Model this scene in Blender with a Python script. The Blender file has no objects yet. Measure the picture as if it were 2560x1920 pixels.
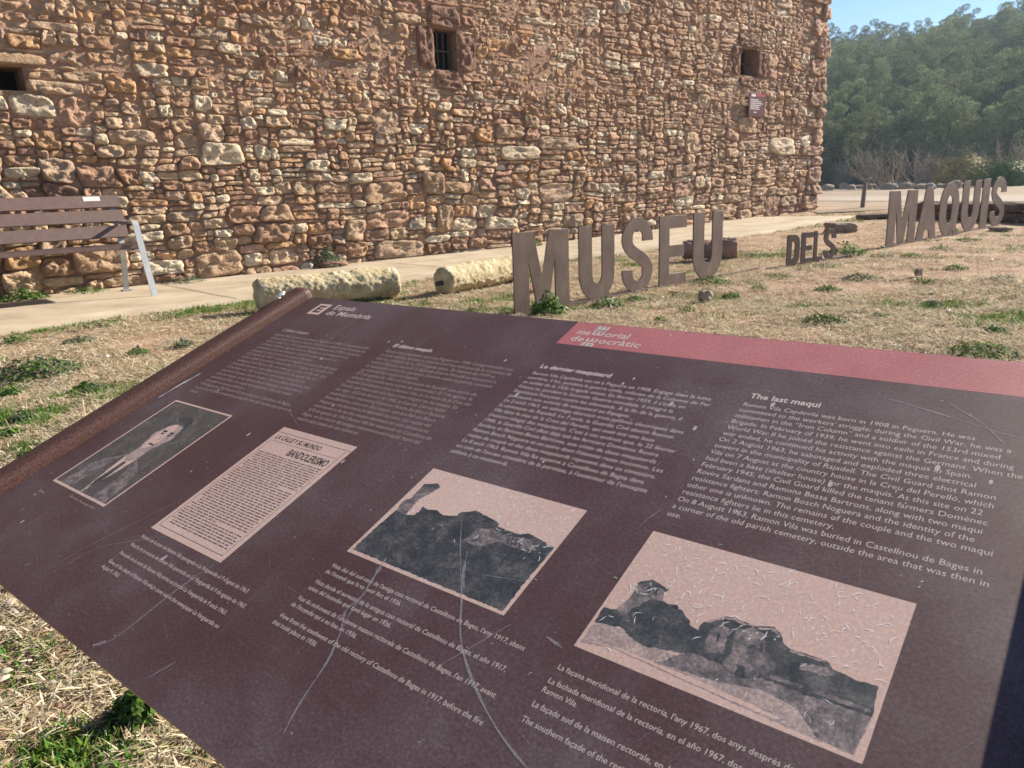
import bpy, bmesh, math, random
import numpy as np
from mathutils import Matrix, Vector

random.seed(11)
rng = np.random.default_rng(11)
scene = bpy.context.scene
C = scene.collection
PI = math.pi

# ------------------------------------------------------------------ camera
# camera frame in world axes (X right, Y ahead, Z up): level heading, 14.3 deg down, 2.2 deg roll
FPX, HCAM = 1882.0, 0.80
R = np.array([[0.99926568, -0.03831581, 0.0],
              [-0.00948600, -0.24739216, 0.96886900],
              [-0.03712300, -0.96815754, -0.24757396]])
cam_d = bpy.data.cameras.new('camera')
cam = bpy.data.objects.new('camera', cam_d)
C.objects.link(cam)
scene.camera = cam
cam_d.sensor_width = 36.0
cam_d.lens = FPX / 2560.0 * 36.0
cam_d.clip_start = 0.02
cam_d.clip_end = 3000.0
mw = Matrix.Identity(4)
for i in range(3):
    mw[i][0] = R[i, 0]
    mw[i][1] = -R[i, 1]
    mw[i][2] = -R[i, 2]
mw[2][3] = HCAM
cam.matrix_world = mw
cam_d.dof.use_dof = True
cam_d.dof.focus_distance = 1.05
cam_d.dof.aperture_fstop = 20.0

# ------------------------------------------------------------------ sky, sun, exposure
SUN_AZ, SUN_EL = math.radians(57.5), math.radians(28.0)     # azimuth to the right of straight ahead (+Y)
world = bpy.data.worlds.new('World')
scene.world = world
world.use_nodes = True
wn_ = world.node_tree.nodes
sky = wn_.new('ShaderNodeTexSky')
sky.sky_type = 'NISHITA'
sky.sun_disc = False
sky.sun_elevation = SUN_EL
sky.sun_rotation = SUN_AZ
sky.air_density = 1.0
sky.dust_density = 0.0
sky.ozone_density = 4.0
sky.altitude = 900.0
world.node_tree.links.new(sky.outputs[0], wn_['Background'].inputs[0])
wn_['Background'].inputs[1].default_value = 0.052
sun_d = bpy.data.lights.new('sun', 'SUN')
sun_d.energy = 5.0
sun_d.angle = math.radians(0.53)
sun_d.color = (1.0, 0.90, 0.76)
sun = bpy.data.objects.new('sun', sun_d)
C.objects.link(sun)
SUN = Vector((math.sin(SUN_AZ) * math.cos(SUN_EL), math.cos(SUN_AZ) * math.cos(SUN_EL), math.sin(SUN_EL)))
sun.rotation_euler = SUN.to_track_quat('Z', 'Y').to_euler()
sun.location = (20, 12, 14)
vs = scene.view_settings
vs.view_transform = 'Standard'
vs.look = 'None'
vs.gamma = 1.0
vs.use_curve_mapping = False
vs.exposure = 1.42

# ------------------------------------------------------------------ helpers
def ray(x, y):
    return R @ np.array([x - 1280.0, y - 960.0, FPX])

def gz(x):                                   # the lawn climbs gently to the right
    x = np.asarray(x, float)
    t = np.clip(x, 0, 9.0)
    return 0.022 * np.where(t < 1, t * t / 2, t - 0.5)

def gp(x, y, dz=0.0):                        # where the sight line through photo pixel (x, y) meets the ground
    r = ray(x, y)
    z = 0.0
    for _ in range(12):
        t = (z - HCAM) / r[2]
        p = r * t
        z = float(gz(p[0])) + dz
    return np.array([p[0], p[1], z])

def project(P):
    P = np.atleast_2d(P) - np.array([0, 0, HCAM])
    c = P @ R
    return c[:, 0] / c[:, 2] * FPX + 1280, c[:, 1] / c[:, 2] * FPX + 960, c[:, 2]

def hash3(ix, iy, iz, seed):
    h = (ix.astype(np.int64) * 374761393 + iy.astype(np.int64) * 668265263 + iz.astype(np.int64) * 2147483647 + seed * 974711) & 0xFFFFFFFF
    h = ((h ^ (h >> 13)) * 1274126177) & 0xFFFFFFFF
    h = h ^ (h >> 16)
    return (h & 0xFFFFFF) / float(0xFFFFFF)

def vnoise(x, y, z=0.0, seed=0):             # value noise, -1..1
    x, y, z = np.broadcast_arrays(np.asarray(x, float), np.asarray(y, float), np.asarray(z, float))
    ix, iy, iz = np.floor(x), np.floor(y), np.floor(z)
    fx, fy, fz = x - ix, y - iy, z - iz
    fx, fy, fz = [f * f * (3 - 2 * f) for f in (fx, fy, fz)]
    out = 0
    for a in (0, 1):
        for b in (0, 1):
            for c in (0, 1):
                w = (fx if a else 1 - fx) * (fy if b else 1 - fy) * (fz if c else 1 - fz)
                out = out + w * hash3(ix + a, iy + b, iz + c, seed)
    return out * 2 - 1

def mesh_np(name, V, F, mat=None, smooth=False, cols=None):
    """V (n,3), F list of face arrays, each (m,k)"""
    me = bpy.data.meshes.new(name)
    V = np.asarray(V, np.float32)
    me.vertices.add(len(V))
    me.vertices.foreach_set('co', V.ravel())
    if not (isinstance(F, (list, tuple)) and isinstance(F[0], np.ndarray) and F[0].ndim == 2):
        F = [np.asarray(F)]
    F = [np.asarray(f, np.int32) for f in F if len(f)]
    idx = np.concatenate([f.ravel() for f in F])
    tot = np.concatenate([np.full(len(f), f.shape[1], np.int32) for f in F])
    st = np.concatenate([[0], np.cumsum(tot)[:-1]]).astype(np.int32)
    me.loops.add(len(idx))
    me.loops.foreach_set('vertex_index', idx)
    me.polygons.add(len(tot))
    me.polygons.foreach_set('loop_start', st)
    me.polygons.foreach_set('loop_total', tot)
    if cols is not None:
        a = me.color_attributes.new('Col', 'FLOAT_COLOR', 'POINT')
        cc = np.ones((len(V), 4), np.float32)
        cc[:, :3] = cols
        a.data.foreach_set('color', cc.ravel())
    me.update(calc_edges=True)
    if smooth:
        me.polygons.foreach_set('use_smooth', np.ones(len(tot), bool))
    if mat:
        me.materials.append(mat)
    return me

def bm_mesh(name, bm, mat=None, smooth=False):
    me = bpy.data.meshes.new(name)
    bmesh.ops.recalc_face_normals(bm, faces=bm.faces)
    bm.to_mesh(me)
    bm.free()
    if smooth:
        for p in me.polygons:
            p.use_smooth = True
    if mat:
        me.materials.append(mat)
    return me

def obj(name, data, parent=None, loc=None, rotz=None):
    o = bpy.data.objects.new(name, data)
    C.objects.link(o)
    if parent is not None:
        o.parent = parent
    if loc is not None:
        o.location = [float(v) for v in loc]
    if rotz is not None:
        o.rotation_euler = (0, 0, rotz)
    return o

def tag(o, label=None, cat=None, group=None, kind=None):
    if label: o['label'] = label
    if cat: o['category'] = cat
    if group: o['group'] = group
    if kind: o['kind'] = kind
    return o

def thing(name, label, cat, loc=(0, 0, 0), rotz=0.0, group=None):
    return tag(obj(name, None, None, loc, rotz), label, cat, group)

def structure(name, me):
    return tag(obj(name, me), kind='structure')

def dup(root, loc, rotz=0.0, scale=1.0, label=None, group=None):
    r = root.copy()
    C.objects.link(r)
    r.location = [float(v) for v in loc]
    r.rotation_euler = (0, 0, rotz)
    r.scale = (scale, scale, scale) if np.isscalar(scale) else scale
    if label: r['label'] = label
    if group: r['group'] = group
    for ch in root.children:
        c = ch.copy()
        C.objects.link(c)
        c.parent = r
    return r

def box_bm(bm, x0, x1, y0, y1, z0, z1, bevel=0.0):
    r = bmesh.ops.create_cube(bm, size=1.0)
    vs_ = r['verts']
    for v in vs_:
        v.co = Vector(((x0 + x1) / 2 + v.co.x * (x1 - x0), (y0 + y1) / 2 + v.co.y * (y1 - y0), (z0 + z1) / 2 + v.co.z * (z1 - z0)))
    if bevel > 0:
        es = list({e for v in vs_ for e in v.link_edges})
        bmesh.ops.bevel(bm, geom=es, offset=bevel, segments=2, affect='EDGES', profile=0.6)
    return vs_

def tube(points, radii, k=6, cap=True):
    P = np.asarray(points, float)
    n = len(P)
    V, F = [], []
    up = np.array([0.13, 0.31, 0.94])
    for i in range(n):
        t = P[min(i + 1, n - 1)] - P[max(i - 1, 0)]
        t = t / (np.linalg.norm(t) + 1e-9)
        a = np.cross(t, up)
        if np.linalg.norm(a) < 1e-3: a = np.cross(t, [1, 0, 0])
        a /= np.linalg.norm(a)
        b = np.cross(t, a)
        for j in range(k):
            an = 2 * PI * j / k
            V.append(P[i] + radii[i] * (math.cos(an) * a + math.sin(an) * b))
    for i in range(n - 1):
        for j in range(k):
            F.append((i * k + j, i * k + (j + 1) % k, (i + 1) * k + (j + 1) % k, (i + 1) * k + j))
    return np.array(V), np.array(F)

def join_parts(parts):
    Vs, Fs, o = [], [], 0
    for V, F in parts:
        Vs.append(V)
        Fs.append(np.asarray(F) + o)
        o += len(V)
    return np.concatenate(Vs), np.concatenate(Fs)

# ------------------------------------------------------------------ materials
def nodes_of(name):
    m = bpy.data.materials.new(name)
    m.use_nodes = True
    nt = m.node_tree
    return m, nt, nt.nodes['Principled BSDF']

def N(nt, kind, **kw):
    n = nt.nodes.new(kind)
    for k_, v in kw.items():
        if k_.startswith('i_'):
            key = k_[2:]
            n.inputs[int(key) if key.isdigit() else key].default_value = v
        else:
            setattr(n, k_, v)
    return n

def ramp(nt, stops):
    r = nt.nodes.new('ShaderNodeValToRGB')
    e = r.color_ramp.elements
    while len(e) < len(stops):
        e.new(0.5)
    for el, (p, c) in zip(e, stops):
        el.position = p
        el.color = (*c, 1) if len(c) == 3 else c
    return r

def noise_mat(name, stops, scale=8.0, detail=6.0, rough=0.85, bump=0.3, bscale=40.0, bdist=0.01, spec=0.3, metal=0.0, attr=None, stretch=None, attr_fac=0.5, rough2=None):
    m, nt, b = nodes_of(name)
    L = nt.links.new
    tc = N(nt, 'ShaderNodeTexCoord')
    src = tc.outputs['Object']
    if stretch:
        mp = N(nt, 'ShaderNodeMapping')
        mp.inputs['Scale'].default_value = stretch
        L(src, mp.inputs['Vector'])
        src = mp.outputs[0]
    n1 = N(nt, 'ShaderNodeTexNoise', i_Scale=scale, i_Detail=detail, i_Roughness=0.6)
    L(src, n1.inputs['Vector'])
    cr = ramp(nt, stops)
    L(n1.outputs[0], cr.inputs[0])
    col = cr.outputs[0]
    if attr:
        at = N(nt, 'ShaderNodeAttribute', attribute_name=attr)
        mx = N(nt, 'ShaderNodeMix', data_type='RGBA', blend_type='MULTIPLY')
        mx.inputs['Factor'].default_value = 1.0
        L(at.outputs['Color'], mx.inputs['A'])
        L(col, mx.inputs['B'])
        col = mx.outputs['Result']
    L(col, b.inputs['Base Color'])
    b.inputs['Roughness'].default_value = rough
    b.inputs['Specular IOR Level'].default_value = spec
    b.inputs['Metallic'].default_value = metal
    if bump:
        n2 = N(nt, 'ShaderNodeTexNoise', i_Scale=bscale, i_Detail=5.0, i_Roughness=0.65)
        L(src, n2.inputs['Vector'])
        bp = N(nt, 'ShaderNodeBump')
        bp.inputs['Strength'].default_value = bump
        bp.inputs['Distance'].default_value = bdist
        L(n2.outputs[0], bp.inputs['Height'])
        L(bp.outputs[0], b.inputs['Normal'])
    return m

def flat_mat(name, col, rough=0.6, spec=0.3, metal=0.0):
    m, nt, b = nodes_of(name)
    b.inputs['Base Color'].default_value = (*col, 1)
    b.inputs['Roughness'].default_value = rough
    b.inputs['Specular IOR Level'].default_value = spec
    b.inputs['Metallic'].default_value = metal
    return m

def foliage_mat(name, trans=0.25, rough=0.6):
    m, nt, b = nodes_of(name)
    L = nt.links.new
    at = N(nt, 'ShaderNodeAttribute', attribute_name='Col')
    L(at.outputs['Color'], b.inputs['Base Color'])
    b.inputs['Roughness'].default_value = rough
    b.inputs['Specular IOR Level'].default_value = 0.08
    tr = N(nt, 'ShaderNodeBsdfTranslucent')
    L(at.outputs['Color'], tr.inputs['Color'])
    mx = N(nt, 'ShaderNodeMixShader')
    mx.inputs[0].default_value = trans
    L(b.outputs[0], mx.inputs[1])
    L(tr.outputs[0], mx.inputs[2])
    L(mx.outputs[0], nt.nodes['Material Output'].inputs['Surface'])
    return m

M = {}
M['stone'] = noise_mat('rubble_stone', [(0.25, (0.58, 0.53, 0.48)), (0.5, (0.95, 0.92, 0.88)), (0.8, (1.25, 1.2, 1.1))], scale=16, rough=0.9, bump=0.9, bscale=45, bdist=0.03, spec=0.15, attr='Col')
M['mortar'] = noise_mat('earth_mortar', [(0.3, (0.27, 0.16, 0.11)), (0.55, (0.39, 0.25, 0.175)), (0.8, (0.48, 0.335, 0.245))], scale=6, rough=0.95, bump=0.9, bscale=26, bdist=0.025, spec=0.1)
M['concrete'] = noise_mat('path_concrete', [(0.28, (0.24, 0.19, 0.135)), (0.42, (0.34, 0.275, 0.20)), (0.55, (0.39, 0.325, 0.24)), (0.75, (0.47, 0.40, 0.31))], scale=2.2, detail=10, rough=0.9, bump=0.25, bscale=60, bdist=0.004, spec=0.2)
M['soil'] = noise_mat('lawn_soil', [(0.28, (0.205, 0.122, 0.083)), (0.45, (0.31, 0.205, 0.143)), (0.6, (0.38, 0.278, 0.197)), (0.8, (0.45, 0.36, 0.262))], scale=3.2, detail=9, rough=0.95, bump=0.8, bscale=45, bdist=0.02, spec=0.1)
M['field'] = noise_mat('dry_field', [(0.3, (0.21, 0.155, 0.11)), (0.55, (0.285, 0.225, 0.165)), (0.8, (0.35, 0.29, 0.22))], scale=0.7, detail=9, rough=0.95, bump=0.6, bscale=12, bdist=0.03, spec=0.1)
M['track'] = noise_mat('dirt_track', [(0.3, (0.29, 0.245, 0.20)), (0.8, (0.36, 0.315, 0.265))], scale=0.9, rough=0.95, bump=0.3, bscale=10, bdist=0.02, spec=0.1)
M['corten'] = noise_mat('corten_sheet', [(0.3, (0.10, 0.062, 0.047)), (0.5, (0.145, 0.096, 0.074)), (0.62, (0.175, 0.12, 0.094)), (0.8, (0.225, 0.16, 0.126))], scale=7, detail=8, rough=0.62, bump=0.12, bscale=180, bdist=0.002, spec=0.4, stretch=(1, 1, 0.6))
M['corten_frame'] = noise_mat('corten_frame', [(0.3, (0.045, 0.019, 0.015)), (0.5, (0.082, 0.036, 0.029)), (0.70, (0.16, 0.08, 0.063))], scale=380, detail=4, rough=0.6, bump=0.35, bscale=600, bdist=0.001, spec=0.35)
M['corten_edge'] = noise_mat('corten_edge', [(0.3, (0.30, 0.16, 0.06)), (0.7, (0.42, 0.25, 0.10))], scale=60, rough=0.7, bump=0.1, bscale=300, bdist=0.001)
M['roller'] = noise_mat('lichen_limestone', [(0.28, (0.30, 0.24, 0.14)), (0.42, (0.47, 0.39, 0.235)), (0.55, (0.57, 0.48, 0.31)), (0.75, (0.66, 0.58, 0.43))], scale=11, detail=8, rough=0.95, bump=1.0, bscale=70, bdist=0.02, spec=0.1)
M['red_stone'] = noise_mat('red_sandstone', [(0.25, (0.16, 0.085, 0.065)), (0.55, (0.26, 0.15, 0.115)), (0.8, (0.36, 0.23, 0.18))], scale=8, detail=7, rough=0.95, bump=0.9, bscale=40, bdist=0.02, spec=0.1)
M['brown_stone'] = noise_mat('brown_sandstone', [(0.25, (0.24, 0.15, 0.11)), (0.55, (0.36, 0.235, 0.175)), (0.8, (0.46, 0.32, 0.245))], scale=8, detail=7, rough=0.95, bump=0.9, bscale=40, bdist=0.02, spec=0.1)
M['dark_stone'] = noise_mat('dark_brown_stone', [(0.25, (0.11, 0.075, 0.06)), (0.55, (0.18, 0.13, 0.105)), (0.8, (0.28, 0.21, 0.17))], scale=8, detail=7, rough=0.95, bump=0.9, bscale=40, bdist=0.02, spec=0.1)
M['grey_stone'] = noise_mat('grey_stone', [(0.25, (0.22, 0.16, 0.12)), (0.55, (0.36, 0.29, 0.22)), (0.8, (0.48, 0.40, 0.32))], scale=8, detail=7, rough=0.95, bump=0.9, bscale=30, bdist=0.03, spec=0.1)
M['slat'] = noise_mat('brown_slat', [(0.3, (0.14, 0.092, 0.080)), (0.7, (0.185, 0.125, 0.108))], scale=20, rough=0.65, bump=0.1, bscale=200, bdist=0.001, spec=0.3)
M['bench_steel'] = noise_mat('galvanised_steel', [(0.3, (0.36, 0.37, 0.38)), (0.7, (0.45, 0.46, 0.47))], scale=14, rough=0.5, bump=0.05, bscale=90, bdist=0.001, metal=0.25, spec=0.5)
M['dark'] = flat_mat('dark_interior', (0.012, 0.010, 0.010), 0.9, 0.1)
M['iron'] = noise_mat('old_iron', [(0.3, (0.05, 0.045, 0.045)), (0.7, (0.09, 0.075, 0.07))], scale=30, rough=0.7, bump=0.2, bscale=90, bdist=0.002)
M['bark'] = noise_mat('bark', [(0.3, (0.10, 0.075, 0.06)), (0.7, (0.20, 0.155, 0.125))], scale=4, rough=0.95, bump=0.6, bscale=14, bdist=0.03, spec=0.1)
M['twig'] = noise_mat('dry_twig', [(0.3, (0.22, 0.175, 0.145)), (0.7, (0.36, 0.30, 0.25))], scale=4, rough=0.95, bump=0.2, bscale=14, bdist=0.01, spec=0.1)
M['wood'] = noise_mat('weathered_wood', [(0.3, (0.13, 0.115, 0.10)), (0.7, (0.25, 0.22, 0.19))], scale=14, rough=0.9, bump=0.4, bscale=50, bdist=0.005, stretch=(1, 1, 0.15))
M['leaf'] = foliage_mat('leaf', 0.3)
M['grass'] = foliage_mat('grass_blades', 0.3, 0.7)
M['pine'] = foliage_mat('pine_needles', 0.24, 0.7)
M['litter'] = noise_mat('forest_floor', [(0.3, (0.05, 0.04, 0.028)), (0.7, (0.10, 0.08, 0.055))], scale=0.6, rough=0.95, bump=0.4, bscale=3, bdist=0.1, spec=0.1)

# ------------------------------------------------------------------ the ground
xs = np.unique(np.concatenate([np.linspace(-300, -30, 12), np.linspace(-30, -8, 12), np.linspace(-8, 14, 111), np.linspace(14, 60, 24), np.linspace(60, 300, 12)]))
ys = np.unique(np.concatenate([np.linspace(-100, -5, 8), np.linspace(-5, 0, 6), np.linspace(0, 20, 101), np.linspace(20, 80, 31), np.linspace(80, 330, 12)]))
GX, GY = np.meshgrid(xs, ys)
GZ = gz(GX) + 0.012 * vnoise(GX * 1.7, GY * 1.7, 0, 3) + 0.006 * vnoise(GX * 4.1, GY * 4.1, 0, 4) - 0.012
nx, ny = len(xs), len(ys)
I = np.arange(nx * ny).reshape(ny, nx)
F = np.stack([I[:-1, :-1], I[:-1, 1:], I[1:, 1:], I[1:, :-1]], -1).reshape(-1, 4)
structure('lawn', mesh_np('lawn', np.stack([GX, GY, GZ], -1).reshape(-1, 3), F, M['soil'], True))

# wall line: base of the old masonry wall, left end out of frame to the right-hand corner
W0 = np.array([-4.62, 6.86])
W2 = gp(2042, 525)[:2]
WL = float(np.linalg.norm(W2 - W0))
wdir = (W2 - W0) / WL
wnor = np.array([wdir[1], -wdir[0]])                # towards the camera

def wp(s, d, z):
    p = W0 + wdir * s + wnor * d
    return np.array([p[0], p[1], z])

def sd(P):
    q = np.asarray(P)[..., :2] - W0
    return q @ wdir, q @ wnor

def wall_hit(x, y):
    r = ray(x, y)
    t = (W0 @ wnor) / (r[:2] @ wnor)
    P = r * t + np.array([0, 0, HCAM])
    return float((P[:2] - W0) @ wdir), float(P[2])

# path: concrete strip along the wall foot
edge_px = [(-700, 930), (0, 836), (300, 793), (622, 751), (1000, 704), (1300, 664), (1600, 626), (1862, 591), (2072, 554), (2150, 541)]
edge = [gp(*p) for p in edge_px]
es, ed = zip(*[sd(p) for p in edge])
es, ed = list(es), list(ed)
PATH_S = np.linspace(-4.0, es[-1], 120)
PATH_D = np.interp(PATH_S, es, ed) + 0.025 * vnoise(PATH_S * 1.3, 0, 0, 5) + 0.012 * vnoise(PATH_S * 4, 0, 0, 6)

def path_depth(s):
    return np.interp(s, PATH_S, PATH_D)

V, F = [], []
cols_ = 9
for i, (s, dmax) in enumerate(zip(PATH_S, PATH_D)):
    for j in range(cols_):
        d = -0.25 + (dmax + 0.25) * j / (cols_ - 1)
        p = wp(s, d, 0)
        V.append((p[0], p[1], float(gz(p[0])) + 0.022 + 0.004 * float(vnoise(p[0] * .8, p[1] * .8, 0, 8))))
    p = wp(s, dmax + 0.012, 0)
    V.append((p[0], p[1], float(gz(p[0])) - 0.05))
k = cols_ + 1
for i in range(len(PATH_S) - 1):
    for j in range(k - 1):
        a = i * k + j
        F.append((a, a + 1, a + k + 1, a + k))
structure('path', mesh_np('path', V, np.array(F)[:, ::-1], M['concrete'], False))

M['joint'] = noise_mat('path_joint', [(0.3, (0.16, 0.125, 0.09)), (0.7, (0.24, 0.19, 0.14))], scale=9, bump=0)
path_o = bpy.data.objects['path']
for sj in (-1.2, 1.35, 3.9, 6.5, 9.1, 11.8, 14.2):
    if sj > PATH_S[-1] - .3: continue
    n_ = 14
    V = []
    for i in range(n_):
        d = 0.02 + (path_depth(sj) - 0.03) * i / (n_ - 1)
        for o_j in (-0.006, 0.006):
            p = wp(sj + o_j + 0.01 * math.sin(d * 3), d, 0)
            V.append((p[0], p[1], float(gz(p[0])) + 0.0262 + 0.004 * float(vnoise(p[0] * .8, p[1] * .8, 0, 8))))
    obj('joint', mesh_np('joint', V, [(2 * i, 2 * i + 1, 2 * i + 3, 2 * i + 2) for i in range(n_ - 1)], M['joint']), path_o)

# dry field and dirt track beyond the corner
def sheet(name, poly, dz, mat, n=26):
    P = np.array(poly)
    V, F = [], []
    for i in range(n):
        t = i / (n - 1)
        for j in range(n):
            u_ = j / (n - 1)
            a = P[0] * (1 - u_) + P[1] * u_
            b = P[3] * (1 - u_) + P[2] * u_
            q = a * (1 - t) + b * t
            q = q + 0.02 * np.linalg.norm(P[2] - P[0]) * np.array([float(vnoise(q[0] * .35, q[1] * .35, 0, 31)), float(vnoise(q[0] * .35, q[1] * .35, 5, 32))])
            V.append((q[0], q[1], float(gz(q[0])) + dz))
    for i in range(n - 1):
        for j in range(n - 1):
            a = i * n + j
            F.append((a, a + 1, a + n + 1, a + n))
    return structure(name, mesh_np(name, V, F, mat, True))

sheet('dry_field', [(6.2, 16.2), (13.0, 13.5), (44, 36), (16, 56)], 0.003, M['field'])
trk = [gp(2040, 503)[:2], gp(2700, 505)[:2], gp(2700, 486)[:2], gp(2040, 492)[:2]]
sheet('dirt_track', trk, 0.012, M['track'])

# hillside behind the field
A0, A1 = math.radians(2), math.radians(66)
nr, na = 40, 60
V = []
for i in range(nr):
    r_ = 56 + (190 - 56) * (i / (nr - 1)) ** 1.3
    for j in range(na):
        a = A0 + (A1 - A0) * j / (na - 1)
        V.append((r_, a))
HV = []
def hill_z(r_, a):
    t = max(0.0, r_ - 57.0)
    z = 0.345 * t * (1 - 0.0020 * t) if t < 90 else 0.345 * 90 * (1 - 0.0020 * 90) - 0.05 * (t - 90)
    return 0.10 + z * (0.94 + 0.13 * math.sin(a * 9.0 + 0.6)) 
for r_, a in V:
    z = hill_z(r_, a) + 0.4 * float(vnoise(r_ * .12, a * 8, 0, 41)) * min(1, max(0, (r_ - 57) / 10))
    HV.append((r_ * math.sin(a), r_ * math.cos(a), z - 0.15))
I = np.arange(nr * na).reshape(nr, na)
F = np.stack([I[:-1, :-1], I[1:, :-1], I[1:, 1:], I[:-1, 1:]], -1).reshape(-1, 4)
structure('hillside', mesh_np('hillside', HV, F[:, ::-1], M['litter'], True))

# ------------------------------------------------------------------ the rubble-stone building
PAL = np.array([[0.52, 0.365, 0.25], [0.58, 0.43, 0.30], [0.45, 0.295, 0.20], [0.56, 0.355, 0.21], [0.39, 0.245, 0.17], [0.47, 0.305, 0.22],
                [0.66, 0.55, 0.41], [0.43, 0.325, 0.245], [0.52, 0.385, 0.28], [0.36, 0.225, 0.165], [0.60, 0.375, 0.22], [0.46, 0.285, 0.215]])
PALW = np.array([.18, .13, .16, .06, .10, .11, .08, .06, .08, .05, .03, .04])
PALW = PALW / PALW.sum()
building = thing('stone_building', 'old building with a long red-brown rubble stone wall and small barred windows', 'building', wp(WL / 2, 0, 0))
BL = np.array(building.location)
# openings: (s0, s1, z0, z1)
s_a, z_a = wall_hit(1082, 69); s_b, z_b = wall_hit(1143, 174)
WIN1 = (s_a, s_b + 0.02, z_b - 0.02, z_a)
s_a, z_a = wall_hit(1851, 117); s_b, z_b = wall_hit(1892, 194)
WIN2 = (s_a, s_b, z_b, z_a)
s_a, z_a = wall_hit(55, 168); s_b, z_b = wall_hit(55, 228)
HOLE = (s_a - 0.45, s_a, z_b, z_a)
G = 0.025
S_LO, Z_LO, Z_HI = -1.6, -0.12, 6.3
ncol, nrow = int((WL - S_LO) / G), int((Z_HI - Z_LO) / G)
occ = np.zeros((nrow, ncol), bool)
rects = []          # s0, s1, z0, z1, kind
def reserve(s0, s1, z0, z1, stone=None):
    a, b = int(round((s0 - S_LO) / G)), int(round((s1 - S_LO) / G))
    c, d = int(round((z0 - Z_LO) / G)), int(round((z1 - Z_LO) / G))
    occ[max(c, 0):max(d, 0), max(a, 0):max(b, 0)] = True
    if stone is not None:
        rects.append((s0, s1, z0, z1, stone))
for (s0, s1, z0, z1), jw, sh in ((WIN1, 0.27, 0.24), (WIN2, 0.30, 0.20), (HOLE, 0, 0)):
    reserve(s0, s1, z0, z1)
    if jw:
        reserve(s0 - jw, s0 - 0.004, z0 - 0.01, z1 + 0.01, 'win')
        reserve(s1 + 0.004, s1 + jw * 1.1, z0 + 0.0, z1 - 0.02, 'win')
        reserve(s0 - 0.10, s1 + 0.06, z1 + 0.004, z1 + sh * 1.15, 'win')
        reserve(s0 - 0.02, s1 + 0.03, z0 - sh, z0 - 0.004, 'win')
    else:
        reserve(s0 - 0.5, s1 + 0.2, z1 + 0.004, z1 + 0.13, 'lint')
        reserve(s1 + 0.004, s1 + 0.46, z0 - 0.02, z1 - 0.10, 'big')
# quoins at the corner
z = Z_LO
side = 0
while z < Z_HI - 0.3:
    h = random.uniform(0.2, 0.42)
    w = random.uniform(0.55, 0.95) if side else random.uniform(0.3, 0.5)
    reserve(WL - w, WL + random.uniform(-0.02, 0.03), z, z + h - 0.01, 'quoin')
    z += h
    side = 1 - side
# a few large blocks the eye finds in the wall
for px, py, wpx, hpx in ((560, 383, 120, 52), (1300, 380, 96, 34), (135, 63, 130, 34), (60, 100, 90, 42), (175, 97, 66, 42), (330, 340, 130, 45), (680, 575, 100, 45),
                         (700, 525, 85, 42), (545, 655, 125, 55), (860, 130, 80, 40), (900, 120, 90, 36), (1005, 75, 40, 40), (1345, 45, 85, 36), (1275, 35, 60, 50),
                         (1110, 545, 45, 60), (1000, 620, 130, 35), (1860, 280, 0, 0), (1955, 365, 60, 45), (250, 640, 150, 70), (60, 700, 110, 60), (1385, 480, 85, 45)):
    if wpx == 0: continue
    s0, z1 = wall_hit(px - wpx / 2, py - hpx / 2)
    s1, z0 = wall_hit(px + wpx / 2, py + hpx / 2)
    a, b = int((s0 - S_LO) / G), int((s1 - S_LO) / G); c, d = int((z0 - Z_LO) / G), int((z1 - Z_LO) / G)
    if a < 0 or c < 0 or d >= nrow or occ[c:d, a:b].any(): continue
    reserve(S_LO + a * G, S_LO + b * G, Z_LO + c * G, Z_LO + d * G, 'big')
# scan-fill the rest with rough courses
def put(c0, r0, cw, ch):
    ch = min(ch, nrow - r0)
    blk = occ[r0:r0 + ch, c0:c0 + cw].any(axis=1)
    if blk.any(): ch = int(np.argmax(blk))
    if ch < 1: return
    if ch > cw * 1.0 and random.random() < .8: ch = max(2, int(cw * .7))
    occ[r0:r0 + ch, c0:c0 + cw] = True
    rects.append((S_LO + c0 * G, S_LO + (c0 + cw) * G, Z_LO + r0 * G, Z_LO + (r0 + ch) * G, 'fill'))
for r0 in range(nrow):
    c0 = 0
    row = occ[r0]
    while c0 < ncol:
        if row[c0]:
            c0 += 1
            continue
        run = int(np.argmax(row[c0:])) if row[c0:].any() else ncol - c0
        s_, z_ = S_LO + c0 * G, Z_LO + r0 * G
        zone = 1.25 if z_ < 0.9 else (0.74 if 1.7 < z_ < 3.0 and 3.0 < s_ < 11 else 0.95)
        if s_ > 10: zone *= 1.12
        stretch = run if run * G < 0.9 else min(run, int(random.uniform(.45, 1.5) / G))
        if run - stretch < 3: stretch = run
        hc = random.choice([.055, .07, .085, .10, .11, .125, .145, .18]) * zone
        if stretch * G < 0.5: hc = min(hc, stretch * G * random.uniform(.45, .75))
        hr = max(2, int(round(hc / G)))
        end = c0 + stretch
        while c0 < end:
            f = random.random()
            w = hc * (random.uniform(1.2, 2.0) if f < .36 else random.uniform(2.0, 4.0)) * (1.6 if s_ > 8 else (1.25 if s_ > 4.5 else 1.0))
            cw = max(2, int(round(w / G)))
            if end - c0 - cw < 3: cw = end - c0
            q = random.random()
            if q < .16 and hr >= 4:
                h1 = hr // 2
                put(c0, r0, cw, h1)
                if cw > 7 and random.random() < .6:
                    put(c0, r0 + h1, cw // 2, hr - h1); put(c0 + cw // 2, r0 + h1, cw - cw // 2, hr - h1)
                else:
                    put(c0, r0 + h1, cw, hr - h1)
            elif q < .30:
                put(c0, r0, cw, int(hr * random.uniform(1.35, 1.9)))
            else:
                put(c0, r0, cw, hr + random.choice([0, 0, 0, 1, -1 if hr > 3 else 0]))
            c0 += cw

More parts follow.
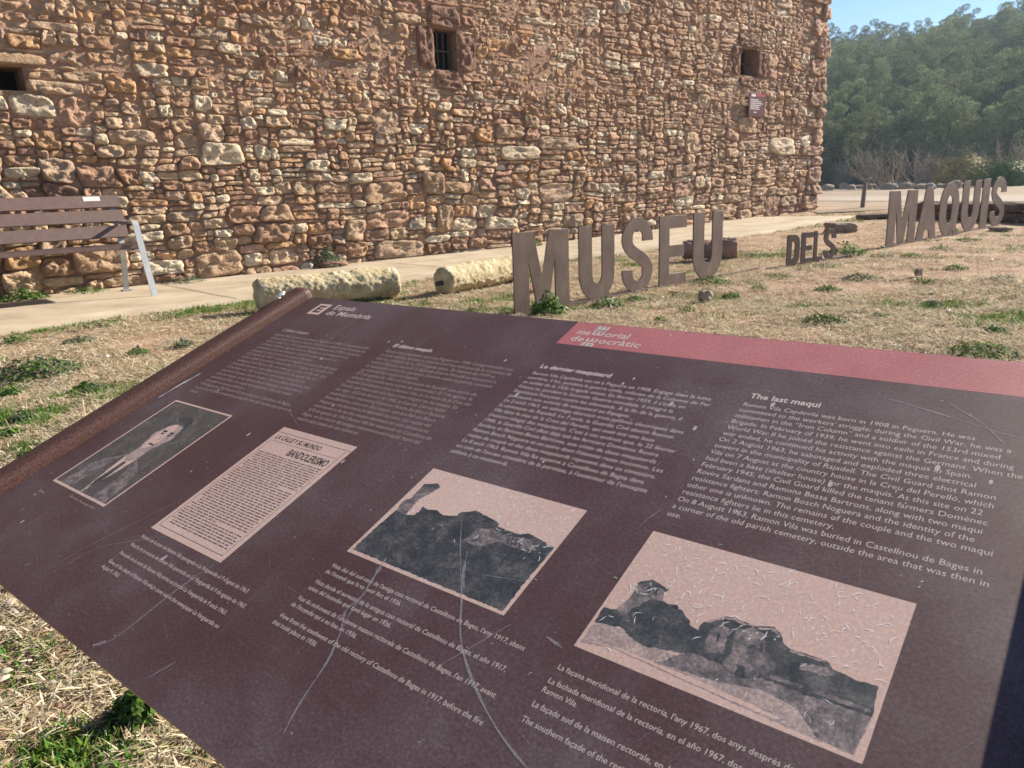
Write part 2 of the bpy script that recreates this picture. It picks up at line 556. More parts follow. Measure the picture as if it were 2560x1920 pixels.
def rings(KA, RING, RINGY):
    Q_ = np.array([(i * KA + j, i * KA + (j + 1) % KA, (i + 1) * KA + (j + 1) % KA, (i + 1) * KA + j) for i in range(len(RING) - 1) for j in range(KA)])
    c_ = KA * len(RING)
    T_ = np.array([((len(RING) - 1) * KA + j, (len(RING) - 1) * KA + (j + 1) % KA, c_) for j in range(KA)])
    return KA, np.array(RING), np.array(RINGY), Q_[:, ::-1], T_[:, ::-1]
FINE = rings(26, [1.0, 0.985, 0.93, 0.80, 0.62, 0.42, 0.21], [-0.6, 0.62, 0.93, 1.0, 1.0, 1.0, 1.0])
COARSE = rings(16, [1.0, 0.98, 0.88, 0.58, 0.28], [-0.6, 0.62, 0.96, 1.0, 1.0])
def stone_arrays(s0, s1, z0, z1, kind, spec):
    KA, RING, RINGY, _, _ = spec
    w, h = s1 - s0, z1 - z0
    gap = random.uniform(0.002, 0.007)
    a, b = max(w / 2 - gap, 0.012), max(h / 2 - gap, 0.012)
    cs, cz = (s0 + s1) / 2, (z0 + z1) / 2
    th = np.linspace(0, 2 * PI, KA, endpoint=False) + random.uniform(0, .3)
    e = random.uniform(3.0, 9.0) if kind == 'fill' else random.uniform(4.0, 8.0)
    ct, sn = np.cos(th), np.sin(th)
    rr = (np.abs(ct) ** e + np.abs(sn) ** e) ** (-1 / e)
    nk = random.randint(5, 8)                                   # broken corners
    ctl = rng.normal(0, 0.085 if kind == 'fill' else 0.03, nk)
    rr = rr * (1 + np.interp(th % (2 * PI), np.linspace(0, 2 * PI, nk + 1), np.append(ctl, ctl[0])))
    rr = rr * (1 + 0.022 * rng.standard_normal(KA))
    skx, skz, tr = random.uniform(-.25, .25), random.uniform(-.14, .14), random.uniform(-.2, .2)
    if kind in ('win', 'quoin'): skx *= .2; skz *= .15; tr *= .2
    X0, Z0 = a * rr * ct, b * rr * sn
    lim = 0.004
    X = np.clip(X0 * (1 + tr * Z0 / b) + skx * Z0, -a - lim, a + lim)
    Zz = np.clip(Z0 + skz * X0 * min(1, h / w), -b - lim, b + lim)
    m = min(w, h)
    dep = random.uniform(0.016, 0.044) * (m / 0.12) ** 0.4
    smear = float(vnoise(cs * 0.55, cz * 0.8, 0, 77))
    high = float(np.clip((cz - 1.2) / 1.0, 0, 1))
    if kind == 'fill': dep *= 1.0 - 0.45 * high * np.clip(0.45 + smear, 0, 1)
    if kind == 'win': dep = 0.032
    if kind == 'quoin': dep = random.uniform(.05, .085)
    tx, tz = random.uniform(-.7, .5) * dep, random.uniform(-.3, .8) * dep     # tilt of the face
    V = np.zeros((KA * len(RING) + 1, 3))
    for i, (q, y) in enumerate(zip(RING, RINGY)):
        x_, z_ = X * q, Zz * q
        yy = dep * y + (0 if y <= 0 else 1) * (tx * x_ / a - tz * z_ / b) * 0.5
        V[i * KA:(i + 1) * KA] = np.stack([x_, np.broadcast_to(yy, x_.shape), z_], -1)
    V[-1] = (0, dep, 0)
    ci = rng.choice(len(PAL), p=PALW)
    col = PAL[ci] * random.uniform(0.82, 1.12)
    if kind == 'fill':
        warm = np.clip((cz - 1.0) / 2.0, 0, 1)
        col = col * (1 - .10 * warm * np.array([0.2, .5, .6]))
        if cs > 8: col = col * 0.6 + np.array([0.45, 0.31, 0.23]) * 0.4
        if random.random() < .07: col = np.array([0.66, 0.57, 0.44]) * random.uniform(.9, 1.1)
    if kind == 'win': col = np.array([0.27, 0.165, 0.125]) * random.uniform(.9, 1.1)
    if kind == 'lint': col = np.array([0.42, 0.30, 0.20])
    if kind == 'quoin': col = np.array([0.43, 0.285, 0.21]) * random.uniform(.8, 1.15)
    if kind == 'big': col = PAL[random.choice([0, 1, 2, 3, 6, 8])] * random.uniform(.85, 1.05)
    return V, cs, cz, col

def warp(s, z):
    f = np.clip((z - 0.1) / 0.4, 0, 1)
    return (s + (0.030 * vnoise(s * 1.4, z * 1.8, 0, 91) + 0.055 * vnoise(s * 0.8, z * 6.0, 0, 94)) * f, z + (0.045 * vnoise(s * 0.8, z * 1.2, 0, 92) + 0.018 * vnoise(s * 3, z * 2.5, 0, 93)) * f)

CT = np.array([wp((r[0] + r[1]) / 2, 0, (r[2] + r[3]) / 2) for r in rects])
px_, py_, dd = project(CT)
view = np.array([0, 0, HCAM]) - CT
RA = np.array([(r[1] - r[0]) * (r[3] - r[2]) for r in rects])
area = RA * (view[:, :2] @ wnor) / np.linalg.norm(view, axis=1) / dd ** 2
area *= (px_ > -30) & (px_ < 2590) & (py_ > -20) & (py_ < 1000) & (CT[:, 2] > 0)
area *= np.where((px_ < 330) & (py_ > 500) & (py_ < 640), 0.3, 1.0)
order = np.argsort(-area)
def shape_stones(ids, spec):
    VA, CSZ, COLS, MM, WF = [], [], [], [], []
    for i in ids:
        rc = rects[i]
        V, cs, cz, col = stone_arrays(*rc, spec)
        f = 1.0 if rc[4] in ('fill', 'big') else 0.0
        for w4 in (WIN1, WIN2, HOLE):
            if w4[0] - .9 < cs < w4[1] + .9 and w4[2] - .7 < cz < w4[3] + .7: f = 0.0
        if cs > WL - 1.6: f = 0.0
        VA.append(V); CSZ.append((cs, cz)); COLS.append(col); MM.append(min(rc[1] - rc[0], rc[3] - rc[2])); WF.append(f)
    VA, CSZ, COLS, MM, WF = np.array(VA), np.array(CSZ), np.array(COLS), np.array(MM)[:, None], np.array(WF)[:, None]
    s, z = VA[:, :, 0] + CSZ[:, :1], VA[:, :, 2] + CSZ[:, 1:]
    s2, z2 = warp(s, z)
    s, z = s + (s2 - s) * WF, z + (z2 - z) * WF
    Y0 = VA[:, :, 1]
    face = Y0 > 0
    A_ = np.clip(MM, .05, .16)
    off = (np.arange(len(ids)) * 7.31)[:, None]                     # each stone its own relief
    rid = 1 - 2 * np.abs(vnoise(s * 9 + off, z * 11, 0.5, 51))
    Y = Y0 + face * A_ * (0.13 * rid + 0.13 * vnoise(s * 22 + off, z * 26, 0, 52) + 0.10 * vnoise(s * 48 + off, z * 55, 0, 55) - .08)
    s, z = s + face * 0.07 * A_ * vnoise(s * 26, z * 26, 3.3, 53), z + face * 0.07 * A_ * vnoise(s * 26, z * 26, 7.7, 54)
    P = np.stack([W0[0] + s * wdir[0] + Y * wnor[0], W0[1] + s * wdir[1] + Y * wnor[1], z], -1)
    return P, COLS
P, cc = shape_stones(order[:295], FINE)
for P3, col in zip(P, cc):
    c0 = P3.mean(axis=0)
    obj('stone', mesh_np('stone', P3 - c0, [FINE[3], FINE[4]], M['stone'], False, np.tile(col, (len(P3), 1))), building, c0 - BL)
P, cc = shape_stones(order[295:], COARSE)
nv = P.shape[1]
o_ = (np.arange(len(P)) * nv)[:, None, None]
me = mesh_np('small_stones', P.reshape(-1, 3) - BL, [(COARSE[3][None] + o_).reshape(-1, 4), (COARSE[4][None] + o_).reshape(-1, 3)], M['stone'], False, np.repeat(cc, nv, axis=0))
tag(obj('small_stones', me, building), kind='stuff')
stones = rects
print('stones', len(stones))

# mortar face with openings, then the body behind it
g2 = 0.06
ss = np.arange(S_LO - 3.0, WL + 0.001, g2); ss[-1] = WL - 0.012
zs = np.arange(-0.3, Z_HI + 0.2, g2)
def snap(arr, vals):
    for v in vals:
        arr[np.argmin(np.abs(arr - v))] = v
    return arr
for w4 in (WIN1, WIN2, HOLE):
    ss = snap(ss, w4[:2]); zs = snap(zs, w4[2:])
SS, ZZ = np.meshgrid(ss, zs)
smear = 0.8 * np.clip((ZZ - 1.2), 0, 1) * np.clip(0.40 + vnoise(SS * 0.55, ZZ * 0.8, 0, 77), 0, 1)
YY = -0.012 + 0.026 * smear + 0.010 * vnoise(SS * 6, ZZ * 6, 0, 61) + 0.004 * vnoise(SS * 14, ZZ * 14, 0, 62)
PX = W0[0] + SS * wdir[0] + YY * wnor[0] - BL[0]
PY = W0[1] + SS * wdir[1] + YY * wnor[1] - BL[1]
I = np.arange(SS.size).reshape(SS.shape)
F = np.stack([I[:-1, :-1], I[:-1, 1:], I[1:, 1:], I[1:, :-1]], -1).reshape(-1, 4)
cs_ = ((SS[:-1, :-1] + SS[1:, 1:]) / 2).ravel(); cz_ = ((ZZ[:-1, :-1] + ZZ[1:, 1:]) / 2).ravel()
keep = np.ones(len(F), bool)
for w4 in (WIN1, WIN2, HOLE):
    keep &= ~((cs_ > w4[0]) & (cs_ < w4[1]) & (cz_ > w4[2]) & (cz_ < w4[3]))
obj('mortar', mesh_np('mortar', np.stack([PX.ravel(), PY.ravel(), ZZ.ravel() - BL[2]], -1), F[keep], M['mortar'], True), building)

def wbox(name, s0, s1, d0, d1, z0, z1, mat, parent=building, bevel=0.0):
    bm = bmesh.new()
    box_bm(bm, s0, s1, d0, d1, z0, z1, bevel)
    for v in bm.verts:
        p = wp(v.co.x, v.co.y, v.co.z) - BL
        v.co = Vector(p)
    return obj(name, bm_mesh(name, bm, mat), parent)
# side return and rear body of the building (hollow behind the openings)
bm = bmesh.new()
box_bm(bm, WL - 0.55, WL - 0.013, -7.0, -0.02, -0.3, Z_HI + 0.1)
for v in bm.verts: v.co = Vector(wp(*v.co) - BL)
obj('side_wall', bm_mesh('side_wall', bm, M['mortar']), building)
wbox('rear_wall', S_LO - 3.0, WL - 0.56, -7.0, -6.5, -0.3, Z_HI + 0.1, M['mortar'])
wbox('roof', S_LO - 3.0, WL + 0.1, -7.1, -0.05, Z_HI + 0.16, Z_HI + 0.34, M['red_stone'])

def opening(w4, depth, bars):
    s0, s1, z0, z1 = w4
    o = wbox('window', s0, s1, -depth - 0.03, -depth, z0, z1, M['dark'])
    t = 0.10
    q = [wbox('reveal', s1, s1 + t, -depth - 0.03, 0.012, z0 - t, z1 + t, M['stone_reveal'], o), wbox('reveal', s0 - t, s0, -depth - 0.03, 0.004, z0 - t, z1 + t, M['stone_reveal'], o),
         wbox('reveal', s0, s1, -depth - 0.03, 0.008, z1, z1 + t, M['stone_reveal'], o), wbox('sill', s0, s1, -depth - 0.03, 0.008, z0 - t, z0, M['stone_reveal'], o)]
    for i in range(bars):
        s = s0 + (s1 - s0) * (i + 0.6) / (bars + 0.2)
        wbox('bar', s - 0.009, s + 0.009, -depth * .62 - 0.009, -depth * .62 + 0.009, z0, z1, M['iron'], o)
    if bars:
        zc = (z0 + z1) / 2
        wbox('bar', s0, s1, -depth * .62 + 0.011, -depth * .62 + 0.02, zc - 0.01, zc + 0.01, M['iron'], o)
    return o
M['stone_reveal'] = noise_mat('window_stone', [(0.3, (0.20, 0.12, 0.085)), (0.7, (0.34, 0.215, 0.15))], scale=9, rough=0.95, bump=0.7, bscale=40, bdist=0.01, spec=0.1)
opening(WIN1, 0.20, 4)
opening(WIN2, 0.30, 2)
opening(HOLE, 0.35, 0)
# weathered electric cable running down the wall to the right-hand window
s_a, z_a = wall_hit(1905, 10); s_b, z_b = wall_hit(1890, 150)
pts = [wp(s_a + (s_b - s_a) * t + 0.05 * math.sin(t * 5), 0.09, z_a + 0.2 + (z_b - z_a - 0.2) * t) - BL for t in np.linspace(0, 1, 9)]
V, F = tube(pts, [0.007] * 9)
obj('cable', mesh_np('cable', V, F, M['iron'], True), building)

# plaque on the wall, right of the far window
s_a, z_a = wall_hit(1861, 233); s_b, z_b = wall_hit(1899, 294)
plq = thing('wall_plaque', 'dark red information plaque fixed to the stone wall below the right-hand window', 'plaque', wp((s_a + s_b) / 2, 0.1, z_b))
def plq_box(name, s0, s1, d0, d1, z0, z1, mat):
    bm = bmesh.new(); box_bm(bm, s0, s1, d0, d1, z0, z1)
    for v in bm.verts: v.co = Vector(wp(*v.co)) - Vector(plq.location)
    return obj(name, bm_mesh(name, bm, mat), plq)
M['plaque'] = noise_mat('plaque_red', [(0.3, (0.085, 0.012, 0.018)), (0.7, (0.11, 0.018, 0.025))], scale=10, rough=0.4, bump=0)
M['plaque_red'] = flat_mat('plaque_band', (0.42, 0.05, 0.05), 0.4)
M['white'] = flat_mat('white_print', (0.72, 0.68, 0.66), 0.6)
ws, hz_ = s_b - s_a, z_a - z_b
plq_box('plate', s_a, s_b, 0.09, 0.105, z_b, z_a, M['plaque'])
plq_box('band', s_a + ws * .45, s_b - ws * .02, 0.1055, 0.107, z_a - hz_ * .13, z_a - hz_ * .02, M['plaque_red'])
for i, (l, t) in enumerate(((.55, .26), (.72, .34), (.85, .42), (.7, .50), (.6, .58), (.62, .66))):
    plq_box('text_line', s_a + ws * .09, s_a + ws * (.09 + l * .9), 0.1055, 0.107, z_a - hz_ * (t + .035), z_a - hz_ * t, M['white'])
plq_box('crest', s_a + ws * .14, s_a + ws * .4, 0.1055, 0.107, z_a - hz_ * .15, z_a - hz_ * .04, M['white'])
plq_box('small_print', s_a + ws * .3, s_a + ws * .5, 0.1055, 0.107, z_a - hz_ * .84, z_a - hz_ * .8, M['white'])

# ------------------------------------------------------------------ bench by the wall
bs, bd = sd(gp(389, 746))                       # right-hand front foot
bs, bd = float(bs), float(bd)
BZ = 0.022
bench = thing('park_bench', 'park bench with brown slats and light grey steel legs against the stone wall', 'bench', wp(bs - 0.9, bd - 0.35, BZ))
BO = np.array(bench.location)
def bbox(name, corners, mat, parent=bench, bevel=0.004):
    """prism between two quads given in (s, d, z) bench coordinates: 8 corners"""
    bm = bmesh.new()
    vs_ = [bm.verts.new(Vector(wp(bs + c[0], c[1], BZ + c[2]) - BO)) for c in corners]
    for f in ((0, 1, 2, 3), (7, 6, 5, 4), (0, 4, 5, 1), (1, 5, 6, 2), (2, 6, 7, 3), (3, 7, 4, 0)):
        bm.faces.new([vs_[i] for i in f])
    bmesh.ops.recalc_face_normals(bm, faces=bm.faces)
    bmesh.ops.bevel(bm, geom=list(bm.edges), offset=bevel, segments=2, affect='EDGES')
    return obj(name, bm_mesh(name, bm, mat), parent)
def bar_sec(s0, s1, poly):
    return [(s0, d, z) for d, z in poly] + [(s1, d, z) for d, z in poly]
LEN = 1.82
dB = bd - 0.60                                   # foot of the backrest plane
def back_pt(z):                                  # (d, z) on the backrest, leaning towards the wall
    return dB - (z - 0.45) * 0.34
for z0, z1 in ((0.775, 0.885), (0.645, 0.752), (0.505, 0.612)):
    a, b = back_pt(z0), back_pt(z1)
    bbox('slat', bar_sec(-LEN + 0.06, 0.035, [(a + .018, z0), (a - .018, z0 - .006), (b - .018, z1 - .006), (b + .018, z1)]), M['slat'])
for d0 in (bd - 0.275, bd - 0.41, bd - 0.545):
    bbox('slat', bar_sec(-LEN + 0.06, 0.055, [(d0 + .065, 0.41), (d0 - .062, 0.405), (d0 - .062, 0.443), (d0 + .065, 0.45)]), M['slat'])
def strip(name, pts, wid, th, s_c, mat):         # flat bar bent along (d, z) points
    bm = bmesh.new()
    rows = []
    P = np.array(pts, float)
    for i in range(len(P)):
        t = P[min(i + 1, len(P) - 1)] - P[max(i - 1, 0)]
        t /= np.linalg.norm(t)
        n = np.array([-t[1], t[0]])
        rows.append([bm.verts.new(Vector(wp(bs + s_c + o, P[i][0] + n[0] * q, BZ + P[i][1] + n[1] * q) - BO)) for o, q in ((-wid / 2, -th / 2), (wid / 2, -th / 2), (wid / 2, th / 2), (-wid / 2, th / 2))])
    for a, b in zip(rows, rows[1:]):
        for j in range(4):
            bm.faces.new((a[j], a[(j + 1) % 4], b[(j + 1) % 4], b[j]))
    bm.faces.new(rows[0]); bm.faces.new(rows[-1][::-1])
    return obj(name, bm_mesh(name, bm, mat), bench)
for sc in (0.0, -1.42):
    arc = [(bd - 0.245 - 0.03 + 0.045 * math.cos(t), 0.60 + 0.045 * math.sin(t)) for t in np.linspace(0.25, PI / 2, 6)]
    strip('leg', [(bd, 0.0), (bd - 0.12, 0.28)] + arc + [(back_pt(0.645) + 0.02, 0.645)], 0.052, 0.012, sc, M['bench_steel'])
    strip('leg', [(back_pt(0.45) - 0.13, 0.0), (back_pt(0.45) - 0.05, 0.30), (back_pt(0.45) - .025, 0.45), (back_pt(0.88) - .03, 0.88)], 0.048, 0.012, sc - 0.03, M['bench_steel'])
    strip('seat_bracket', [(bd - 0.20, 0.398), (back_pt(0.40) - 0.02, 0.395)], 0.048, 0.010, sc - 0.03, M['bench_steel'])
    bbox('foot_plate', bar_sec(sc - 0.07, sc + 0.02, [(back_pt(0.45) - 0.17, 0.001), (back_pt(0.45) - 0.09, 0.001), (back_pt(0.45) - 0.09, 0.012), (back_pt(0.45) - 0.17, 0.012)]), M['bench_steel'])
a, b = back_pt(0.84), back_pt(0.88)
bbox('maker_plate', bar_sec(-0.27, -0.13, [(a + .0215, 0.835), (a + .0185, 0.835), (b + .0185, 0.875), (b + .0215, 0.875)]), M['white'], bevel=0.0008)

# ------------------------------------------------------------------ stone rollers and loose blocks
def roller(name, p0, p1, rad, mat, label, cat, taper=0.0, axle=False, wob=1.0, seed=0):
    p0, p1 = np.array(p0, float), np.array(p1, float)
    ax = p1 - p0
    Ln = np.linalg.norm(ax); ax /= Ln
    root = thing(name, label, cat, (p0 + p1) / 2)
    n, k = 110, 80
    side = np.cross(ax, [0, 0, 1]); side /= np.linalg.norm(side)
    upv = np.cross(side, ax)
    V, F = [], []
    prof = [(-0.004, 0.0), (-0.004, 0.5), (0.0, 0.90), (0.012, 0.975)] + [(t, 1.0) for t in np.linspace(0.03, Ln - 0.03, n)] + [(Ln - 0.012, 0.975), (Ln, 0.90), (Ln + 0.004, 0.5), (Ln + 0.004, 0.0)]
    for t, q in prof:
        rr = rad * q * (1 + taper * (t / Ln - 0.5))
        for j in range(k):
            a = 2 * PI * j / k
            d = math.cos(a) * side + math.sin(a) * upv
            P = p0 + ax * t + d * rr + np.array([0, 0, rad])
            V.append(P)
    V = np.array(V)
    ctr = p0 + np.outer((V - p0) @ ax, ax) + [0, 0, rad]
    dirv = V - ctr
    ln = np.linalg.norm(dirv, axis=1, keepdims=True) + 1e-6
    nn = 0.022 * vnoise(V[:, 0] * 7, V[:, 1] * 7, V[:, 2] * 7, 101 + seed) + 0.012 * vnoise(V[:, 0] * 22, V[:, 1] * 22, V[:, 2] * 22, 102 + seed) + 0.014 * vnoise(V[:, 0] * 55, V[:, 1] * 55, V[:, 2] * 55, 103 + seed)
    V = V + dirv / ln * (nn * wob)[:, None] * np.clip(ln / rad, 0, 1)
    V = V + np.outer(0.012 * vnoise(V[:, 0] * 20, V[:, 1] * 20, V[:, 2] * 20, 107) * ((((V - p0) @ ax) < 0.02) | (((V - p0) @ ax) > Ln - 0.02)), ax)
    for i in range(len(prof) - 1):
        for j in range(k):
            F.append((i * k + j, i * k + (j + 1) % k, (i + 1) * k + (j + 1) % k, (i + 1) * k + j))
    obj('drum', mesh_np('drum', V - np.array(root.location), F, mat, True), root)
    if axle:
        for e, s_ in ((p0, -1), (p1, 1)):
            V2, F2 = tube([e + [0, 0, rad * .8] - ax * s_ * 0.02, e + [0, 0, rad * .8] + ax * s_ * 0.07], [0.022, 0.02], 8)
            cap = np.array([np.mean(V2[8:], axis=0)])
            F3 = [(8 + j, 8 + (j + 1) % 8, 16) for j in range(8)]
            V2 = np.concatenate([V2, cap])
            obj('axle', mesh_np('axle', V2 - np.array(root.location), [F2, np.array(F3)], M['iron']), root)
    return root
a, b = gp(650, 783), gp(1000, 744)
off = np.array([-0.38, 0.92, 0]) * 0.11
roller('stone_roller', a + off, b + off, 0.122, M['roller'], 'pale lichen-covered stone roller lying at the lawn edge behind the panel corner', 'stone roller', 0.04, False, 0.5, 0)
a, b = gp(1118, 738), gp(1335, 695)
roller('stone_roller', a + off, b + off, 0.112, M['roller'], 'pale stone roller with a dark iron axle stub, partly behind the first big letter', 'stone roller', 0.06, True, 0.45, 5)
a, b = gp(1712, 650), gp(1850, 646)
off2 = np.array([0.0, 0.1, 0])
roller('stone_roller', a + off2, b + off2, 0.098, M['brown_stone'], 'reddish-brown stone roller lying behind the last letters of the nearest word', 'stone roller', 0.05, False, 0.7, 9)

def rock_mesh(name, sx, sy, sz, seed, mat, rugged=0.25, blocky=3.0, sub=3):
    bm = bmesh.new()
    bmesh.ops.create_icosphere(bm, subdivisions=sub, radius=1.0)
    P = np.array([v.co[:] for v in bm.verts])
    P = P / (np.sum(np.abs(P) ** blocky, axis=1, keepdims=True) ** (1 / blocky))
    P = P * (1 + rugged * vnoise(P[:, 0] * 1.4 + seed, P[:, 1] * 1.4, P[:, 2] * 1.4, seed)[:, None] + rugged * .4 * vnoise(P[:, 0] * 4 + seed, P[:, 1] * 4, P[:, 2] * 4, seed + 1)[:, None])
    P = P * [sx, sy, sz]
    P[:, 2] = np.maximum(P[:, 2], -sz * 0.7)
    for v, p in zip(bm.verts, P): v.co = Vector(p)
    return bm_mesh(name, bm, mat, False)
def rock_thing(name, px, py, wpx, sy, sz, label, cat, mat, seed, rot=0.0, group=None, rugged=.2, blocky=3.0, sub=3, sink=0.6):
    c = gp(px, py)
    dist = np.linalg.norm(c - [0, 0, HCAM])
    sx = wpx / FPX * dist / 2
    o = obj(name, rock_mesh(name, sx, sy, sz, seed, mat, rugged, blocky, sub), None, c + [0, 0, sz * sink], rot)
    return tag(o, label, cat, group)
rock_thing('loose_rock', 1762, 752, 44, 0.045, 0.055, 'small pale pointed rock lying alone on the lawn before the nearest word', 'rock', M['grey_stone'], 3, .4, rugged=.35, blocky=1.7)
rock_thing('loose_rock', 2296, 688, 18, 0.03, 0.035, 'little dark stone on bare soil below the farther word', 'rock', M['grey_stone'], 4, .2, rugged=.3, blocky=2)
rock_thing('loose_rock', 1315, 733, 52, 0.05, 0.035, 'low reddish stone against the foot of the second stone roller', 'rock', M['red_stone'], 14, .4, rugged=.3, blocky=2)
fs, _ = sd(gp(806, 669))
fp = wp(float(fs), 0.17, 0)
fo = obj('fallen_stone', rock_mesh('fallen_stone', 0.17, 0.085, 0.04, 7, M['red_stone'], .12, 4, 3), None, (fp[0], fp[1], float(gz(fp[0])) + 0.046), math.atan2(wdir[1], wdir[0]))
tag(fo, 'flat pinkish stone lying on the path at the wall foot beside a grey bush', 'stone')
rock_thing('stone_block', 2101, 580, 62, 0.17, 0.085, 'rough grey-brown stone block at the path edge behind the small middle word', 'stone block', M['grey_stone'], 8, 0.1, rugged=.10, blocky=6)
rock_thing('stone_slab', 2192, 545, 84, 0.16, 0.05, 'long low brown stone slab lying behind the first letter of the farther word', 'stone slab', M['dark_stone'], 9, 0.12, rugged=.08, blocky=6)
rock_thing('millstone', 2502, 575, 44, 0.13, 0.03, 'small flat round stone at the foot of the last far letter', 'stone', M['grey_stone'], 10, 0.0, rugged=.06, blocky=2.4)
# dark low retaining wall behind the farther word
pA, pB = gp(2292, 541), gp(2640, 556)
low = thing('low_stone_wall', 'dark low dry-stone retaining wall behind the last far letters', 'wall', (pA + pB) / 2)
LO = np.array(low.location)
dirL = (pB - pA); LL = np.linalg.norm(dirL); dirL /= LL
t = 0.0
while t < LL:
    w = random.uniform(.35, .75)
    for lev in (0, 1):
        hh = random.uniform(.10, .13)
        me = rock_mesh('stone', w / 2 * 1.02, 0.16, hh * .66, int(t * 100) + lev * 7, M['dark_stone'], .10, 6, 2)
        c = pA + dirL * (t + w / 2 + lev * .12) - LO
        obj('stone', me, low, c + [0, .02 * lev, 0.05 + lev * (0.11 + 0.03 * t / LL)], math.atan2(dirL[1], dirL[0]))
    t += w
# row of far rocks at the end of the field
i = 0
x = 2046.0
while x < 2420:
    wpx = random.uniform(10, 30)
    py = 474 + random.uniform(-4, 3) - (x - 2046) * 0.012
    rock_thing('field_rock', x + wpx / 2, py, wpx, random.uniform(.2, .4), random.uniform(.12, .26), 'pale rock in the row bordering the dry field before the trees', 'rock', M['grey_stone'], 200 + i, random.uniform(-.4, .4), 'rocks bordering the far field', .22, 2.6, 2, .5)
    x += wpx * random.uniform(.8, 1.2)
    i += 1
# wooden post
pb = gp(2156, 519)
post = thing('marker_post', 'grey weathered post standing in the dry field past the building corner', 'post', pb)
hp = np.linalg.norm(pb) * 50 / FPX
V, F = tube([(0, 0, -.05), (0.01, 0, hp * .5), (0.02, 0, hp)], [0.05, 0.047, 0.043], 8)
obj('shaft', mesh_np('shaft', V, F, M['wood'], True), post)
V, F = tube([(0.021, 0, hp - .002), (0.021, 0, hp + .03)], [0.052, 0.03], 8)
obj('cap', mesh_np('cap', V, F, M['wood']), post)

# ------------------------------------------------------------------ corten letters
def arc(cx, cy, rx, ry, a0, a1, n=14):
    return [(cx + rx * math.cos(t), cy + ry * math.sin(t)) for t in np.linspace(a0, a1, n)]
def thick(center, t):
    P = np.array(center)
    T = np.gradient(P, axis=0)
    T /= np.linalg.norm(T, axis=1, keepdims=True)
    Nn = np.stack([-T[:, 1], T[:, 0]], -1) * (t * (1 - 0.26 * np.abs(T[:, :1]))) / 2
    return [tuple(p) for p in P + Nn] + [tuple(p) for p in (P - Nn)[::-1]]
def glyph(ch, w, h):
    """outer outline followed by holes; metres"""
    st = 0.355 * w if ch not in 'MI' else (0.26 * w if ch == 'M' else w)
    if ch == 'I': return [[(0, 0), (w, 0), (w, h), (0, h)]]
    if ch == 'M':
        return [[(0, 0), (st, 0), (st, h * .66), (w * .40, 0.04 * h), (w * .60, 0.04 * h), (w - st, h * .66), (w - st, 0), (w, 0), (w, h), (w - st * 1.38, h), (w * .5, h * .40), (st * 1.38, h), (0, h)]]
    if ch == 'U':
        r = w / 2
        ri = w / 2 - st
        return [[(0, h), (0, r * 1.05)] + arc(r, r * 1.05, r, r * 1.05, PI, 2 * PI)[1:] + [(w, h), (w - st, h), (w - st, r * 1.05)] + arc(r, r * 1.05, ri, ri * 1.35, 2 * PI, PI)[1:] + [(st, h)]]
    if ch == 'E':
        b = 0.175 * h
        return [[(0, 0), (w, 0), (w, b), (st, b), (st, h * .5 - b * .48), (w * .92, h * .5 - b * .48), (w * .92, h * .5 + b * .48), (st, h * .5 + b * .48), (st, h - b), (w, h - b), (w, h), (0, h)]]
    if ch == 'L':
        b = 0.175 * h
        return [[(0, 0), (w, 0), (w, b), (st, b), (st, h), (0, h)]]
    if ch == 'D':
        r = min(w * .62, h * .3)
        o = [(0, 0)] + arc(w - r, r, r, r, -PI / 2, 0) + arc(w - r, h - r, r, r, 0, PI / 2) + [(0, h)]
        ri = r * .35
        q = st * .95
        i = [(st, q)] + arc(w - st - ri, q + ri, ri, ri, -PI / 2, 0, 6) + arc(w - st - ri, h - q - ri, ri, ri, 0, PI / 2, 6) + [(st, h - q)]
        return [o, i[::-1]]
    if ch == 'Q':
        r = w / 2
        o = arc(r, r, r, r, PI, 1.72 * PI) + [(w * .80, h * .02), (w * 1.04, -0.02 * h), (w * 1.07, h * .10), (w * .95, h * .14)] + [(w, r)] + arc(r, h - r, r, r, 0, PI)
        ri = r - st
        i = arc(r, r * .95, ri, ri * 1.3, PI, 2 * PI) + arc(r, h - r * .95, ri, ri * 1.3, 0, PI)
        return [o, i[::-1]]
    if ch == 'A':
        a = st * .92
        o = [(0, 0), (a, 0), (a * 1.22, h * .19), (w - a * 1.22, h * .19), (w - a, 0), (w, 0), (w * .66, h), (w * .34, h)]
        i = [(a * 1.52, h * .35), (w - a * 1.52, h * .35), (w * .5, h * .80)]
        return [o, i[::-1]]
    if ch == 'S':
        st = 0.34 * w
        r = w / 2 - st / 2
        cx = w / 2
        top_, bot_ = h * .715, h * .285
        ry = h - top_ - st * .38
        c = [(w - st / 2, top_ - 0.03 * h), (w - st / 2, top_ - 0.015 * h)] + arc(cx, top_, r, ry, 0.0, PI, 20)
        p0, p1 = np.array(c[-1]), np.array([w - st / 2, bot_])
        for t in np.linspace(0.06, .94, 16):
            q = (1 - t) ** 3 * p0 + 3 * (1 - t) ** 2 * t * (p0 + [0, -h * .22]) + 3 * (1 - t) * t * t * (p1 + [0, h * .22]) + t ** 3 * p1
            c.append(tuple(q))
        c += arc(cx, bot_, r, ry, 0.0, -PI, 20) + [(st / 2, bot_ + 0.015 * h), (st / 2, bot_ + 0.03 * h)]
        return [thick(c, st)]

